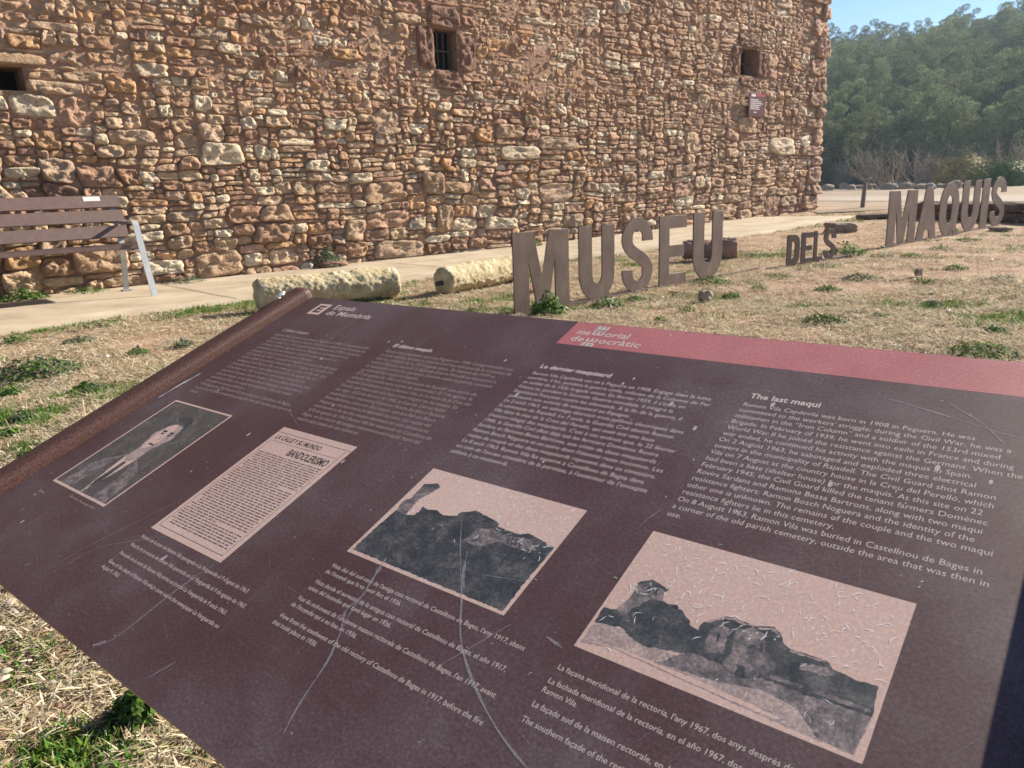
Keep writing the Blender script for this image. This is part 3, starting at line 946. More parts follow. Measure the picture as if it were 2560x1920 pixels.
def letter_mesh(ch, w, h, th=0.010):
    cu = bpy.data.curves.new('letter', 'CURVE')
    cu.dimensions = '2D'
    cu.fill_mode = 'BOTH'
    cu.extrude = th / 2
    cu.bevel_depth = 0.0008
    cu.bevel_resolution = 0
    for ol in glyph(ch, w, h):
        sp = cu.splines.new('POLY')
        sp.points.add(len(ol) - 1)
        for p, (x, y) in zip(sp.points, ol): p.co = (x, y, 0, 1)
        sp.use_cyclic_u = True
    to = bpy.data.objects.new('tmp', cu)
    C.objects.link(to)
    dg = bpy.context.evaluated_depsgraph_get()
    me = bpy.data.meshes.new_from_object(to.evaluated_get(dg))
    bpy.data.objects.remove(to)
    me.name = 'letter'
    me.materials.clear()
    me.materials.append(M['corten'])
    me.transform(Matrix.Rotation(PI / 2, 4, 'X'))
    return me

def line_s(P0, P1, x, y):
    dr = P1 - P0; dr[2] = 0; dr = dr / np.linalg.norm(dr)
    nn = np.array([dr[1], -dr[0], 0])
    r = ray(x, y); o = np.array([0, 0, HCAM])
    P = o + r * (((P0 - o) @ nn) / (r @ nn))
    return float((P - P0) @ dr), float(P[2])

def word(name, A_px, B_px, chars, label, bar_px=None):
    """chars: (letter, left px, right px, y px for both, top px)"""
    P0, P1 = gp(*A_px), gp(*B_px)
    d = P1 - P0
    ang = math.atan2(d[1], d[0])
    slope = d[2] / np.hypot(d[0], d[1])
    root = thing(name, label, 'sign letters', P0, ang)
    for ch, (xl, yl), (xr, yr), (xt, yt) in chars:
        s0, _ = line_s(P0, P1, xl, yl); s1, _ = line_s(P0, P1, xr, yr)
        _, zt = line_s(P0, P1, xt, yt)
        zb = s0 * slope
        h = zt - P0[2] - zb
        o = obj('letter', letter_mesh(ch, s1 - s0, h), root, (s0, 0, zb - 0.004))
    s_end = np.hypot(d[0], d[1])
    b0, b1 = bar_px if bar_px else (-0.04, s_end + 0.05)
    bm = bmesh.new()
    box_bm(bm, b0, b1, -0.006, 0.035, -0.03, 0.008, 0.001)
    for v in bm.verts: v.co.z += v.co.x * slope
    obj('base_bar', bm_mesh('base_bar', bm, M['corten']), root)
    return root
k6 = 860 / 2212
z6 = lambda x, y: (1240 + x * k6, 400 + y * k6)
zm = lambda x, y: (2040 + x * 520 / 2212, 420 + y * 520 / 2212)
zd = lambda x, y: (1480 + x * 640 / 2212, 560 + y * 640 / 2212)
word('letter_sign', z6(122, 995), z6(1450, 742), [
    ('M', z6(110, 700), z6(466, 680), z6(280, 452)), ('U', z6(532, 600), z6(758, 600), z6(650, 415)), ('S', z6(808, 560), z6(1005, 600), z6(900, 365)),
    ('E', z6(1049, 600), z6(1222, 450), z6(1140, 355)), ('U', z6(1267, 520), z6(1453, 520), z6(1360, 330))],
    'nearest rusty steel word MUSEU, large cut-out letters standing on the lawn', (-0.10, 2.95))
word('letter_sign', zd(1540, 385), zd(2060, 300), [
    ('D', zd(1684, 220), zd(1790, 220), zd(1730, 90)), ('E', zd(1808, 200), zd(1905, 200), zd(1860, 68)), ('L', zd(1917, 180), zd(1985, 280), zd(1950, 55)), ('S', zd(2002, 160), zd(2105, 160), zd(2080, 32))],
    'small rusty steel word DELS between the two big words on the lawn', (-0.02, 1.25))
word('letter_sign', zm(740, 835), zm(1960, 605), [
    ('M', zm(765, 520), zm(1062, 500), zm(940, 235)), ('A', zm(1052, 760), zm(1265, 740), zm(1225, 200)), ('Q', zm(1312, 450), zm(1512, 430), zm(1450, 145)),
    ('U', zm(1548, 400), zm(1732, 400), zm(1650, 130)), ('I', zm(1755, 400), zm(1830, 380), zm(1820, 112)), ('S', zm(1852, 400), zm(2005, 400), zm(1950, 88))],
    'farther rusty steel word MAQUIS, large cut-out letters at the right', None)

# ------------------------------------------------------------------ the information panel
PU = np.array([0.77253680, -0.63496999, 0.0])
PV = np.array([0.59487180, 0.72375130, 0.34973076])
PN = np.array([-0.22206854, -0.27017988, 0.93685025])
PD = 0.46                                           # metres per panel unit (eye to panel plane)
PO = np.array([0, 0, HCAM]) - PN * PD
MP = Matrix(((PU[0], PV[0], PN[0], PO[0]), (PU[1], PV[1], PN[1], PO[1]), (PU[2], PV[2], PN[2], PO[2]), (0, 0, 0, 1)))
UL, UR, VB, VT = -2.535, -0.008, 0.148, 1.588
def uv(x, y):                                       # photo pixel -> panel units
    r = ray(x, y)
    t = PD / (-(r @ PN))
    q = r * t
    return float(q @ PU) / PD, float(q @ PV) / PD
base = PO + PU * PD * (UL + UR) / 2 + PV * PD * (VB + VT) / 2
panel = thing('information_panel', 'sloping dark purple-brown information panel with four text columns and old photographs', 'information panel', (base[0], base[1], float(gz(base[0]))))
ML = Matrix.Translation(-panel.location) @ MP
def ppart(name, me, parent=None, h=0.0):
    o = bpy.data.objects.new(name, me)
    C.objects.link(o)
    o.parent = parent or panel
    o.matrix_local = (ML if parent is None else Matrix.Identity(4)) @ Matrix.Translation((0, 0, h * 0.08))
    return o

def panel_mat(name, stops, grain=0.38, rough=0.5, specks=True, bs=4.5):
    m, nt, b = nodes_of(name)
    L = nt.links.new
    tc = N(nt, 'ShaderNodeTexCoord')
    big = N(nt, 'ShaderNodeTexNoise', i_Scale=bs, i_Detail=8.0, i_Roughness=0.68)
    L(tc.outputs['Object'], big.inputs['Vector'])
    cr = ramp(nt, stops)
    L(big.outputs[0], cr.inputs[0])
    fine = N(nt, 'ShaderNodeTexNoise', i_Scale=330.0, i_Detail=3.0, i_Roughness=0.85)
    L(tc.outputs['Object'], fine.inputs['Vector'])
    gr = ramp(nt, [(0.30, (1 - grain,) * 3), (0.5, (1.0,) * 3), (0.72, (1 + grain * 2.2,) * 3)])
    L(fine.outputs[0], gr.inputs[0])
    mx = N(nt, 'ShaderNodeMix', data_type='RGBA', blend_type='MULTIPLY')
    mx.inputs['Factor'].default_value = 1.0
    L(cr.outputs[0], mx.inputs['A']); L(gr.outputs[0], mx.inputs['B'])
    col = mx.outputs['Result']
    if specks:
        vo = N(nt, 'ShaderNodeTexVoronoi', i_Scale=75.0)
        vo.inputs['Randomness'].default_value = 1.0
        mp = N(nt, 'ShaderNodeMapping')
        mp.inputs['Rotation'].default_value = (0, 0, 0.9)
        mp.inputs['Scale'].default_value = (1.0, 0.5, 1.0)
        L(tc.outputs['Object'], mp.inputs[0]); L(mp.outputs[0], vo.inputs['Vector'])
        rnd = N(nt, 'ShaderNodeSeparateColor')
        L(vo.outputs['Color'], rnd.inputs[0])
        th = N(nt, 'ShaderNodeMath', operation='MULTIPLY')        # radius differs per cell
        pw = N(nt, 'ShaderNodeMath', operation='POWER'); pw.inputs[1].default_value = 7.0
        L(rnd.outputs[0], pw.inputs[0]); L(pw.outputs[0], th.inputs[0]); th.inputs[1].default_value = 0.16
        lt = N(nt, 'ShaderNodeMath', operation='LESS_THAN')
        L(vo.outputs['Distance'], lt.inputs[0]); L(th.outputs[0], lt.inputs[1])
        m2 = N(nt, 'ShaderNodeMix', data_type='RGBA')
        L(lt.outputs[0], m2.inputs['Factor']); L(col, m2.inputs['A'])
        m2.inputs['B'].default_value = (0.50, 0.43, 0.40, 1)
        col = m2.outputs['Result']
        # faint dull rubbing, stretched along the slope
        mp2 = N(nt, 'ShaderNodeMapping')
        mp2.inputs['Rotation'].default_value = (0, 0, -0.5)
        mp2.inputs['Scale'].default_value = (14, 2.2, 1)
        L(tc.outputs['Object'], mp2.inputs[0])
        rb = N(nt, 'ShaderNodeTexNoise', i_Scale=1.6, i_Detail=7.0, i_Roughness=0.7)
        L(mp2.outputs[0], rb.inputs['Vector'])
        rr = ramp(nt, [(0.55, (0, 0, 0)), (0.80, (0.22, 0.22, 0.22))])
        L(rb.outputs[0], rr.inputs[0])
        m3 = N(nt, 'ShaderNodeMix', data_type='RGBA')
        L(rr.outputs[0], m3.inputs['Factor']); L(col, m3.inputs['A'])
        m3.inputs['B'].default_value = (0.26, 0.22, 0.23, 1)
        col = m3.outputs['Result']
    L(col, b.inputs['Base Color'])
    rgh = ramp(nt, [(0.3, (rough - .06,) * 3), (0.7, (rough + .1,) * 3)])
    L(big.outputs[0], rgh.inputs[0]); L(rgh.outputs[0], b.inputs['Roughness'])
    b.inputs['Specular IOR Level'].default_value = 0.5
    bp = N(nt, 'ShaderNodeBump'); bp.inputs['Strength'].default_value = 0.25; bp.inputs['Distance'].default_value = 0.0002
    L(fine.outputs[0], bp.inputs['Height']); L(bp.outputs[0], b.inputs['Normal'])
    return m
M['panel'] = panel_mat('panel_enamel', [(0.30, (0.080, 0.033, 0.032)), (0.47, (0.094, 0.047, 0.046)), (0.58, (0.112, 0.070, 0.069)), (0.72, (0.145, 0.104, 0.102))])
M['red_band'] = panel_mat('red_band', [(0.3, (0.46, 0.12, 0.115)), (0.7, (0.56, 0.20, 0.185))], 0.2)
M['pink'] = panel_mat('faded_pink_print', [(0.3, (0.62, 0.40, 0.315)), (0.7, (0.72, 0.50, 0.41))], 0.14, specks=False)
M['ink'] = panel_mat('dark_ink', [(0.32, (0.030, 0.032, 0.034)), (0.5, (0.058, 0.060, 0.062)), (0.60, (0.10, 0.095, 0.093)), (0.72, (0.17, 0.145, 0.138))], 0.45, specks=False, bs=55)
M['ink_mid'] = panel_mat('mid_ink', [(0.32, (0.055, 0.050, 0.050)), (0.46, (0.15, 0.125, 0.12)), (0.58, (0.26, 0.20, 0.185)), (0.72, (0.40, 0.29, 0.26))], 0.45, specks=False, bs=70)
M['ink_pale'] = panel_mat('pale_ink', [(0.3, (0.26, 0.19, 0.17)), (0.5, (0.40, 0.29, 0.255)), (0.7, (0.54, 0.39, 0.335))], 0.35, specks=False, bs=50)
M['ink_brown'] = panel_mat('portrait_ink', [(0.3, (0.060, 0.053, 0.048)), (0.5, (0.10, 0.085, 0.076)), (0.7, (0.155, 0.13, 0.115))], 0.45, specks=False, bs=40)
M['print'] = flat_mat('pale_lettering', (0.66, 0.54, 0.48), 0.6)
M['print_dim'] = flat_mat('faded_lettering', (0.42, 0.32, 0.285), 0.6)
M['print_black'] = flat_mat('black_lettering', (0.06, 0.045, 0.045), 0.6)
def worn(name, col, a):
    m, nt, b = nodes_of(name)
    L = nt.links.new
    b.inputs['Base Color'].default_value = (*col, 1)
    b.inputs['Roughness'].default_value = 0.8
    tc = N(nt, 'ShaderNodeTexCoord')
    n1 = N(nt, 'ShaderNodeTexNoise', i_Scale=350.0, i_Detail=3.0)
    L(tc.outputs['Object'], n1.inputs['Vector'])
    r_ = ramp(nt, [(0.30, (a * .6,) * 3), (0.65, (a,) * 3)])
    L(n1.outputs[0], r_.inputs[0]); L(r_.outputs[0], b.inputs['Alpha'])
    return m
M['scratch'] = worn('scratch_grey', (0.46, 0.43, 0.44), 0.48)
M['chip'] = worn('bare_chip', (0.95, 0.91, 0.84), 1.0)

bm = bmesh.new()
box_bm(bm, UL * PD, UR * PD, VB * PD, VT * PD, -0.005, 0.0)
me = bm_mesh('board', bm, M['panel'])
me.materials.append(M['corten_edge'])
for p in me.polygons:
    if abs(p.normal.z) < 0.5: p.material_index = 1
board = ppart('board', me)

def quad(name, u0, v0, u1, v1, mat, h, parent=None):
    V = [(u0 * PD, v0 * PD, 0), (u1 * PD, v0 * PD, 0), (u1 * PD, v1 * PD, 0), (u0 * PD, v1 * PD, 0)]
    return ppart(name, mesh_np(name, V, np.array([[0, 1, 2, 3]]), mat), parent, h)
def polys(name, plist, mat, h, parent=None, px=True):
    bm = bmesh.new()
    for pl in plist:
        q = [uv(*p) for p in pl] if px else pl
        q2 = []
        for (ua, va), (ub, vb) in zip(q, q[1:] + q[:1]):       # ragged printed edge
            m_ = max(1, int(math.hypot(ub - ua, vb - va) / 0.0045))
            for j in range(m_):
                t_ = j / m_
                am = 0.0007 if j else 0.0003
                q2.append((ua + (ub - ua) * t_ + random.gauss(0, am), va + (vb - va) * t_ + random.gauss(0, am)))
        q = q2
        vs_ = [bm.verts.new((u_ * PD, v_ * PD, 0)) for u_, v_ in q]
        es_ = [bm.edges.new((vs_[i], vs_[(i + 1) % len(vs_)])) for i in range(len(vs_))]
        bmesh.ops.triangle_fill(bm, edges=es_, use_beauty=True)
    for f in bm.faces:
        f.normal_update()
        if f.normal.z < 0: f.normal_flip()
    me = bpy.data.meshes.new(name)
    bm.to_mesh(me); bm.free()
    me.materials.append(mat)
    return ppart(name, me, parent, h)
band = quad('red_band', -1.245, 1.4625, UR - 0.002, VT - 0.001, M['red_band'], 0.0003)

# rounded corten side bars
def side_bar(u_in, sgn):
    wd, ht = 0.098 * PD, 0.042 * PD
    prof = [(0, -0.03), (0, ht * .45)] + [(wd * .32 - wd * .32 * math.cos(t), ht * .45 + ht * .55 * math.sin(t)) for t in np.linspace(0.2, PI / 2, 6)] + \
           [(wd * .68 + wd * .32 * math.sin(t), ht * .45 + ht * .55 * math.cos(t)) for t in np.linspace(0, PI / 2 - .2, 6)] + [(wd, ht * .45), (wd, -0.03)]
    V, F = [], []
    v0, v1 = (VB - 0.02) * PD, (VT + 0.012) * PD
    for v_ in (v0, v0 + .004, v1 - .012, v1 - .004, v1):
        q = 1.0 if v_ < v1 - .005 else (0.93 if v_ < v1 - 0.001 else 0.8)
        for x, z in prof:
            V.append((u_in * PD + sgn * (wd / 2 + (x - wd / 2) * q), v_, z * (q if z > 0 else 1)))
    k = len(prof)
    for i in range(4):
        for j in range(k - 1):
            F.append((i * k + j, i * k + j + 1, (i + 1) * k + j + 1, (i + 1) * k + j))
    V2 = np.array(V)
    me = mesh_np('side_bar', V2, [np.array(F), np.array([list(range(k))]) if False else np.array(F[:1])], M['corten_frame'], False)
    bm = bmesh.new()
    vs_ = [bm.verts.new(v) for v in V]
    for f in F: bm.faces.new([vs_[i] for i in f])
    bm.faces.new(vs_[:k]); bm.faces.new(vs_[4 * k:])
    bpy.data.meshes.remove(me)
    return ppart('side_bar', bm_mesh('side_bar', bm, M['corten_frame']))
side_bar(UL - 0.004, -1)
side_bar(UR + 0.004, 1)
# corten pedestal under the middle of the board
a = PO + PU * PD * (-0.55) + PV * PD * 1.05 - PN * 0.006
zg = float(gz(a[0]))
bm = bmesh.new()
box_bm(bm, -0.25, 0.25, -0.05, 0.05, -0.1, a[2] - zg - 0.004)
for v in bm.verts:
    if v.co.z > 0:
        v.co.z += v.co.y * 0.373
obj('support', bm_mesh('support', bm, M['corten_frame']), panel, Vector((a[0], a[1], zg)) - panel.location, math.atan2(PU[1], PU[0]))

# ---- lettering
dgm = None
def text(name, body, u_, v_, line, mat, width=None, probe=None, bold=0.0, h=0.0005, parent=None, size=None, gaps=None, shear=0.0, flip=False):
    """baseline of the first line at (u, v); line = line spacing, size = type size, panel units; probe line is fitted to width"""
    cu = bpy.data.curves.new(name, 'FONT')
    cu.body = body
    cu.size = 1.0
    cu.resolution_u = 2
    cu.offset = bold
    cu.space_line = line / (size or line * 0.86)
    cu.fill_mode = 'FRONT'
    sz = (size or line * 0.86) * PD
    sx = 1.0
    o = bpy.data.objects.new('tmp', cu)
    C.objects.link(o)
    if width:
        cu.body = probe or body
        bpy.context.view_layer.update()
        sx = width * PD / (o.dimensions.x * sz)
        cu.body = body
    bpy.context.view_layer.update()
    me = bpy.data.meshes.new_from_object(o.evaluated_get(bpy.context.evaluated_depsgraph_get()))
    bpy.data.objects.remove(o); bpy.data.curves.remove(cu)
    me.name = name
    S = Matrix.Translation((u_ * PD, v_ * PD, 0)) @ Matrix.Diagonal((sz * sx, sz * (-1 if flip else 1), sz, 1))
    me.transform(S)
    me.materials.clear(); me.materials.append(mat)
    return ppart(name, me, parent, h)

CAT = """Ramon Vila Capdevila va néixer a Peguera el 1908. Compromès amb
la lluita obrera, durant la Guerra Civil va ser milicià de la Columna de
Ferro i soldat de la 153a brigada mixta. El febrer de 1939 es va exiliar
a França i durant la Segona Guerra Mundial es va incorporar a la
resistència contra els alemanys. Quan va acabar la guerra, va
continuar la seva activitat de maquis a Espanya.
El 2 d'agost de 1963, al municipi de Rajadell, una acció de sabotatge
va fer esclatar tres torres d'electricitat. El 7 d'agost, la Guàrdia Civil
va abatre a trets Ramon Vila, a la masia de la Creu del Perelló, que
havia estat una base (casa-refugi) dels maquis. En aquest lloc, el
22 de febrer de 1945, la Guàrdia Civil ja havia assassinat els
masovers Domènec Rovira Sardans i Ramona Bessa Bartrons, junt
amb dos maquis, un era Ramon Bosch Noguera i es desconeix la
identitat de l'altre. Les restes del matrimoni i dels dos maquis
descansen en aquest cementiri.
El 8 d'agost de 1963 Ramon Vila fou enterrat a Castellnou de Bages,
en un racó de l'antic cementiri parroquial, fora del recinte que era en ús
llavors."""
ESP = """Ramon Vila Capdevila nació en Peguera en 1908. Comprometido con
la lucha obrera, durante la Guerra Civil fue miliciano de la Columna de
Hierro y soldado de la 153ª brigada mixta. En febrero de 1939 se
exilió a Francia y durante la Segunda Guerra Mundial se incorporó a
la resistencia contra los alemanes. Cuando acabó la guerra, continuó
su actividad de maquis en España.
El 2 de agosto de 1963, en el municipio de Rajadell, una acción de
sabotaje hizo estallar tres torres de electricidad. El 7 de agosto, la
Guardia Civil abatió a tiros a Ramon Vila, en la masía de la Creu del
Perelló, que había sido una base (casa-refugio) de los maquis. En
ese lugar, el 22 de febrero de 1945, la Guardia Civil ya había
asesinado a los masoveros Domènec Rovira Sardans y Ramona
Bessa Bartrons, junto con dos maquis, uno era Ramon Bosch
Noguera y se desconoce la identidad del otro. Los restos del
matrimonio y de los dos maquis descansan en este cementerio.
El 8 de agosto de 1963 Ramon Vila fue enterrado en Castellnou de
Bages, en un rincón del antiguo cementerio parroquial, fuera del
recinto que estaba en uso entonces."""
FRA = """Ramon Vila Capdevila est né à Peguera en 1908. Engagé dans la lutte
ouvrière, il fut, pendant la guerre civile, milicien de la Colonne de Fer
et soldat de la 153e brigade mixte. En février 1939, il s'exila en
France et, pendant la Seconde Guerre mondiale, il intégra la
Résistance française contre les allemands. À la fin de la guerre, il
poursuivit son activité de maquisard en Espagne.
Le 2 août 1963, un sabotage détruisit trois pylônes électriques dans
la commune de Rajadell. Le 7 août, la Guardia Civil abattit Ramon
Vila dans le mas de la Creu del Perelló, qui avait été une base
(maison-refuge) des maquisards. C'est à cet endroit que, le 22 février
1945, la Guardia Civil avait déjà tué les fermiers Domènec Rovira
Sardans et Ramona Bessa Bartrons, aux côtés de deux maquisards :
Ramon Bosch Noguera et un autre dont l'identité reste inconnue. Les
restes du couple et des deux maquisards reposent dans ce cimetière.
Le 8 août 1963, Ramon Vila fut enterré à Castellnou de Bages dans
un coin de l'ancien cimetière de la paroisse, à l'extérieur de l'enceinte
utilisée à ce moment-là."""
ENG = """Ramon Vila Capdevila was born in 1908 in Peguera. He was
committed to the workers' struggle; during the Civil War, he was a
militiaman in the \u201cIron Column\u201d and a soldier of the 153rd mixed
Brigade. In February of 1939, he went into exile in France and during
World War II he joined the resistance against the Germans. When the
war ended, he continued his activity with the maquis in Spain.
On 2 August 1963, he sabotaged and exploded three electrical
towers in the municipality of Rajadell. The Civil Guard shot Ramon
Vila on 7 August at the country house in la Creu del Perelló, which
had been a base (shelter house) for the maquis. At this site on 22
February 1945, the Civil Guard killed the tenant farmers Domènec
Rovira Sardans and Ramona Bessa Bartrons, along with two maqui
resistance fighters: Ramon Bosch Noguera and the identity of the
other one is unknown. The remains of the couple and the two maqui
resistance fighters lie in this cemetery.
On 8 August 1963, Ramon Vila was buried in Castellnou de Bages in
a corner of the old parish cemetery, outside the area that was then in
use."""
ENGP = ENG.split('\n')[4]
LS = 0.0222
for head, body, u_, hm, bmat in (("L'últim maquis", CAT, -2.414, M['print_dim'], M['print_dim']), ("El último maquis", ESP, -1.812, M['print'], M['print_dim']),
                           ("Le dernier maquisard", FRA, -1.220, M['print'], M['print']), ("The last maqui", ENG, -0.628, M['print'], M['print'])):
    text('column_heading', head, u_ + 0.003, 1.335, 0.03, hm, bold=0.022, size=0.0262)
    text('text_column', body, u_, 1.302, LS, bmat, 0.535, ENGP, bold=-0.004, size=0.0195)
# logo, top left
lg = quad('logo_square', -2.425, 1.468, -2.352, 1.546, M['pink'], 0.0003)
for a, b, c, d in ((-2.408, 1.482, -2.367, 1.494), (-2.408, 1.502, -2.372, 1.513), (-2.408, 1.521, -2.367, 1.533), (-2.410, 1.482, -2.396, 1.533)):
    quad('logo_stroke', a, b, c, d, M['ink'], 0.0005, lg)
text('logo_words', 'Espais\nde Memòria', -2.324, 1.517, 0.042, M['print'], 0.25, 'de Memòria', bold=0.006, size=0.046)
# logo on the red band
for wd_, u_, v_, wi in (('me', -1.214, 1.521, .043), ('orial', -1.120, 1.521, .076), ('de', -1.214, 1.485, .043), ('ocràtic', -1.120, 1.485, .13)):
    text('band_word', wd_, u_, v_, 0.036, M['print'], wi, None, bold=0.012, size=0.040, h=0.0006)
for i, (v_, fl) in enumerate(((1.553, True), (1.521, True), (1.485, True), (1.466, False))):
    if i in (0, 3):
        quad('logo_block', -1.167, v_ - (0.003 if i else 0.012), -1.125, v_ + (0.014 if i else 0.018), M['ink_pale'], 0.0005)
    text('logo_letter', 'm', -1.164, v_ + (0.02 if fl else 0.0), 0.036, M['print'], 0.037, 'm', bold=0.02, size=0.036, h=0.0008, flip=fl)
# captions
def caption(lines, u_, vs_, width, probe, mat=None):
    for l, v_ in zip(lines, vs_):
        text('caption', l, u_, v_, 0.018, mat or M['print'], width, probe, bold=-0.002, size=0.0145)
c3 = ["Vista des del sud-oest de l'antiga casa rectoral de Castellnou de Bages, l'any 1917, abans\nde l'incendi que hi va tenir lloc el 1936.",
      "Vista desde el suroeste de la antigua casa rectoral de Castellnou de Bages, el año 1917,\nantes del incendio que tuvo lugar en 1936.",
      "Vue du sud-ouest de l'ancienne maison rectorale de Castellnou de Bages, l'an 1917, avant\nde l'incendie qui a eu lieu en 1936.",
      "View from the southwest of the old rectory of Castellnou de Bages in 1917, before the fire\nthat took place in 1936."]
caption(c3, -1.217, (0.545, 0.497, 0.450, 0.402), 0.512, c3[0].split('\n')[0])
c2 = ["Notícia de la mort de Ramon Vila apareguda a La Vanguardia el 9 d'agost de 1963.", "Noticia de la muerte de Ramon Vila aparecida en La Vanguardia el 9 de agosto de 1963.",
      "Nouvelle de la mort de Ramon Vila sortie au journal La Vanguardia le 9 août 1963.", "News of the death of Ramon Vila which came out in the newspaper La Vanguardia on\nAugust 9, 1963."]
caption(c2, -1.812, (0.412, 0.382, 0.352, 0.322), 0.50, c2[1])
c4 = ["La façana meridional de la rectoria, l'any 1967, dos anys després de la mort de Ramon Vila.", "La fachada meridional de la rectoría, en el año 1967, dos años después de la muerte de\nRamon Vila.",
      "La façade sud de la maison rectorale, en 1967, deux ans après la mort de Ramon Vila.", "The southern façade of the rectory in 1967, two years after the death of Ramon Vila."]
caption(c4, -0.633, (0.540, 0.512, 0.466, 0.437), 0.512, c4[0])
text('caption', 'Ramon\nVila', -2.405, 0.39, 0.018, M['print_dim'], None, None, size=0.0135)
text('caption', 'Arxiu fotogràfic', -2.25, 0.418, 0.014, M['print_dim'], 0.16, None, size=0.011)

# ---- pictures
k1 = 860 / 2212
def Q(ox, oy, k_):
    return lambda pts: [(ox + x * k_, oy + y * k_) for x, y in pts]
q8, q7, q1, q0 = Q(1260, 1280, 1300 / 2212), Q(640, 1120, k1), Q(200, 1050, 800 / 2212), Q(0, 700, k1)
# right-hand landscape
ph = quad('photograph', -0.631, 0.590, -0.183, 0.877, M['pink'], 0.0003)
polys('ground', [q8([(385, 470), (480, 490), (560, 545), (700, 600), (930, 660), (1130, 720), (1570, 870), (1485, 1035), (1180, 905), (900, 780), (640, 660), (470, 580), (325, 555)])], M['ink_pale'], 0.0003, ph)
polys('slope', [q8([(640, 640), (800, 590), (940, 650), (1130, 715), (1570, 862), (1485, 1030), (1330, 960), (1240, 830), (1100, 760), (900, 720)])], M['ink_mid'], 0.0005, ph)
polys('tower', [q8([(475, 415), (530, 370), (575, 300), (625, 292), (692, 330), (680, 352), (672, 420), (610, 480), (500, 475)])], M['ink_mid'], 0.0006, ph)
polys('tower_roof', [q8([(562, 304), (630, 287), (702, 330), (690, 338), (626, 299), (575, 308)]), q8([(612, 318), (628, 318), (620, 345), (606, 342)]), q8([(642, 328), (658, 332), (650, 358), (636, 352)])], M['ink'], 0.0009, ph)
polys('trees', [q8([(385, 466), (425, 405), (478, 415), (500, 440), (525, 430), (545, 408), (575, 402), (590, 385), (612, 380), (625, 368), (650, 374), (680, 380), (700, 392), (735, 395), (742, 412), (765, 425), (772, 445), (792, 462), (790, 480), (820, 500), (842, 520), (835, 600), (760, 600), (680, 585), (600, 570), (555, 545), (500, 490)])], M['ink'], 0.0009, ph)
polys('building', [q8([(830, 492), (850, 468), (900, 462), (945, 443), (1000, 460), (1062, 482), (1090, 486), (1150, 490), (1180, 525), (1190, 560), (1215, 582), (1290, 605), (1370, 632), (1400, 668), (1450, 690), (1500, 718), (1590, 740), (1568, 872), (1420, 820), (1300, 780), (1130, 718), (930, 652), (815, 600)])], M['ink'], 0.0012, ph)
polys('facade', [q8([(985, 505), (1060, 490), (1108, 520), (1110, 620), (1072, 705), (985, 700), (925, 648), (965, 600)]), q8([(880, 500), (930, 480), (960, 500), (930, 600), (850, 600), (850, 560)]), q8([(1265, 645), (1370, 660), (1420, 690), (1370, 700), (1255, 670)])], M['ink_mid'], 0.0014, ph)
for dp in ([(992, 648), (1022, 655), (1025, 705), (980, 695)], [(1040, 562), (1072, 565), (1064, 610), (1032, 604)], [(1275, 710), (1330, 715), (1310, 785), (1270, 775)]):
    polys('doorway', [q8(dp)], M['ink'], 0.0017, ph)
polys('roof_line', [q8([(862, 466), (945, 446), (1062, 484), (1062, 490), (945, 453), (866, 472)]), q8([(1080, 492), (1150, 494), (1178, 528), (1172, 530), (1146, 501), (1082, 499)]), q8([(1216, 586), (1368, 636), (1366, 643), (1216, 594)])], M['ink_pale'], 0.0015, ph)
for dp in ([(905, 520), (920, 516), (914, 550), (900, 550)], [(1090, 560), (1104, 565), (1098, 600), (1085, 596)], [(1140, 570), (1160, 575), (1152, 600), (1134, 595)], [(1180, 630), (1205, 640), (1195, 675), (1172, 665)]):
    polys('opening', [q8(dp)], M['ink'], 0.0017, ph)
polys('low_wall', [q8([(1130, 690), (1250, 730), (1420, 790), (1560, 840), (1556, 856), (1410, 806), (1250, 748), (1126, 706)])], M['ink_mid'], 0.0016, ph)
polys('pale_track', [q8([(345, 545), (480, 575), (640, 640), (830, 720), (1010, 800), (1180, 880), (1140, 880), (900, 775), (640, 655), (470, 580)])], M['pink'], 0.0008, ph)
# middle landscape
ph3 = quad('photograph', -1.217, 0.592, -0.783, 0.882, M['pink'], 0.0003)
polys('hill', [q7([(622, 650), (760, 520), (905, 395), (960, 430), (1010, 430), (1060, 405), (1100, 395), (1165, 402), (1205, 435), (1290, 437), (1312, 415), (1415, 402), (1500, 445), (1562, 487), (1555, 505), (1660, 545), (1700, 555), (1760, 550), (1850, 602), (1920, 640), (1700, 900), (1588, 1050), (1100, 850)])], M['ink'], 0.0003, ph3)
polys('tower', [q7([(905, 400), (940, 345), (1000, 320), (1072, 242), (1165, 232), (1182, 255), (1110, 300), (1050, 330), (960, 432)])], M['ink_mid'], 0.0005, ph3)
polys('tower_roof', [q7([(1068, 244), (1082, 232), (1170, 228), (1186, 252), (1160, 262)]), q7([(1075, 375), (1100, 395), (1165, 400), (1180, 418), (1050, 410)])], M['ink'], 0.0008, ph3)
polys('rectory', [q7([(1330, 600), (1420, 520), (1520, 520), (1600, 560), (1760, 590), (1800, 660), (1650, 640), (1560, 600), (1440, 640)])], M['ink_mid'], 0.0006, ph3)
polys('arches', [q7([(1620 + i * 26, 570 + i * 5), (1634 + i * 26, 572 + i * 5), (1622 + i * 26, 625 + i * 5), (1610 + i * 26, 620 + i * 5)]) for i in range(4)], M['ink'], 0.0009, ph3)
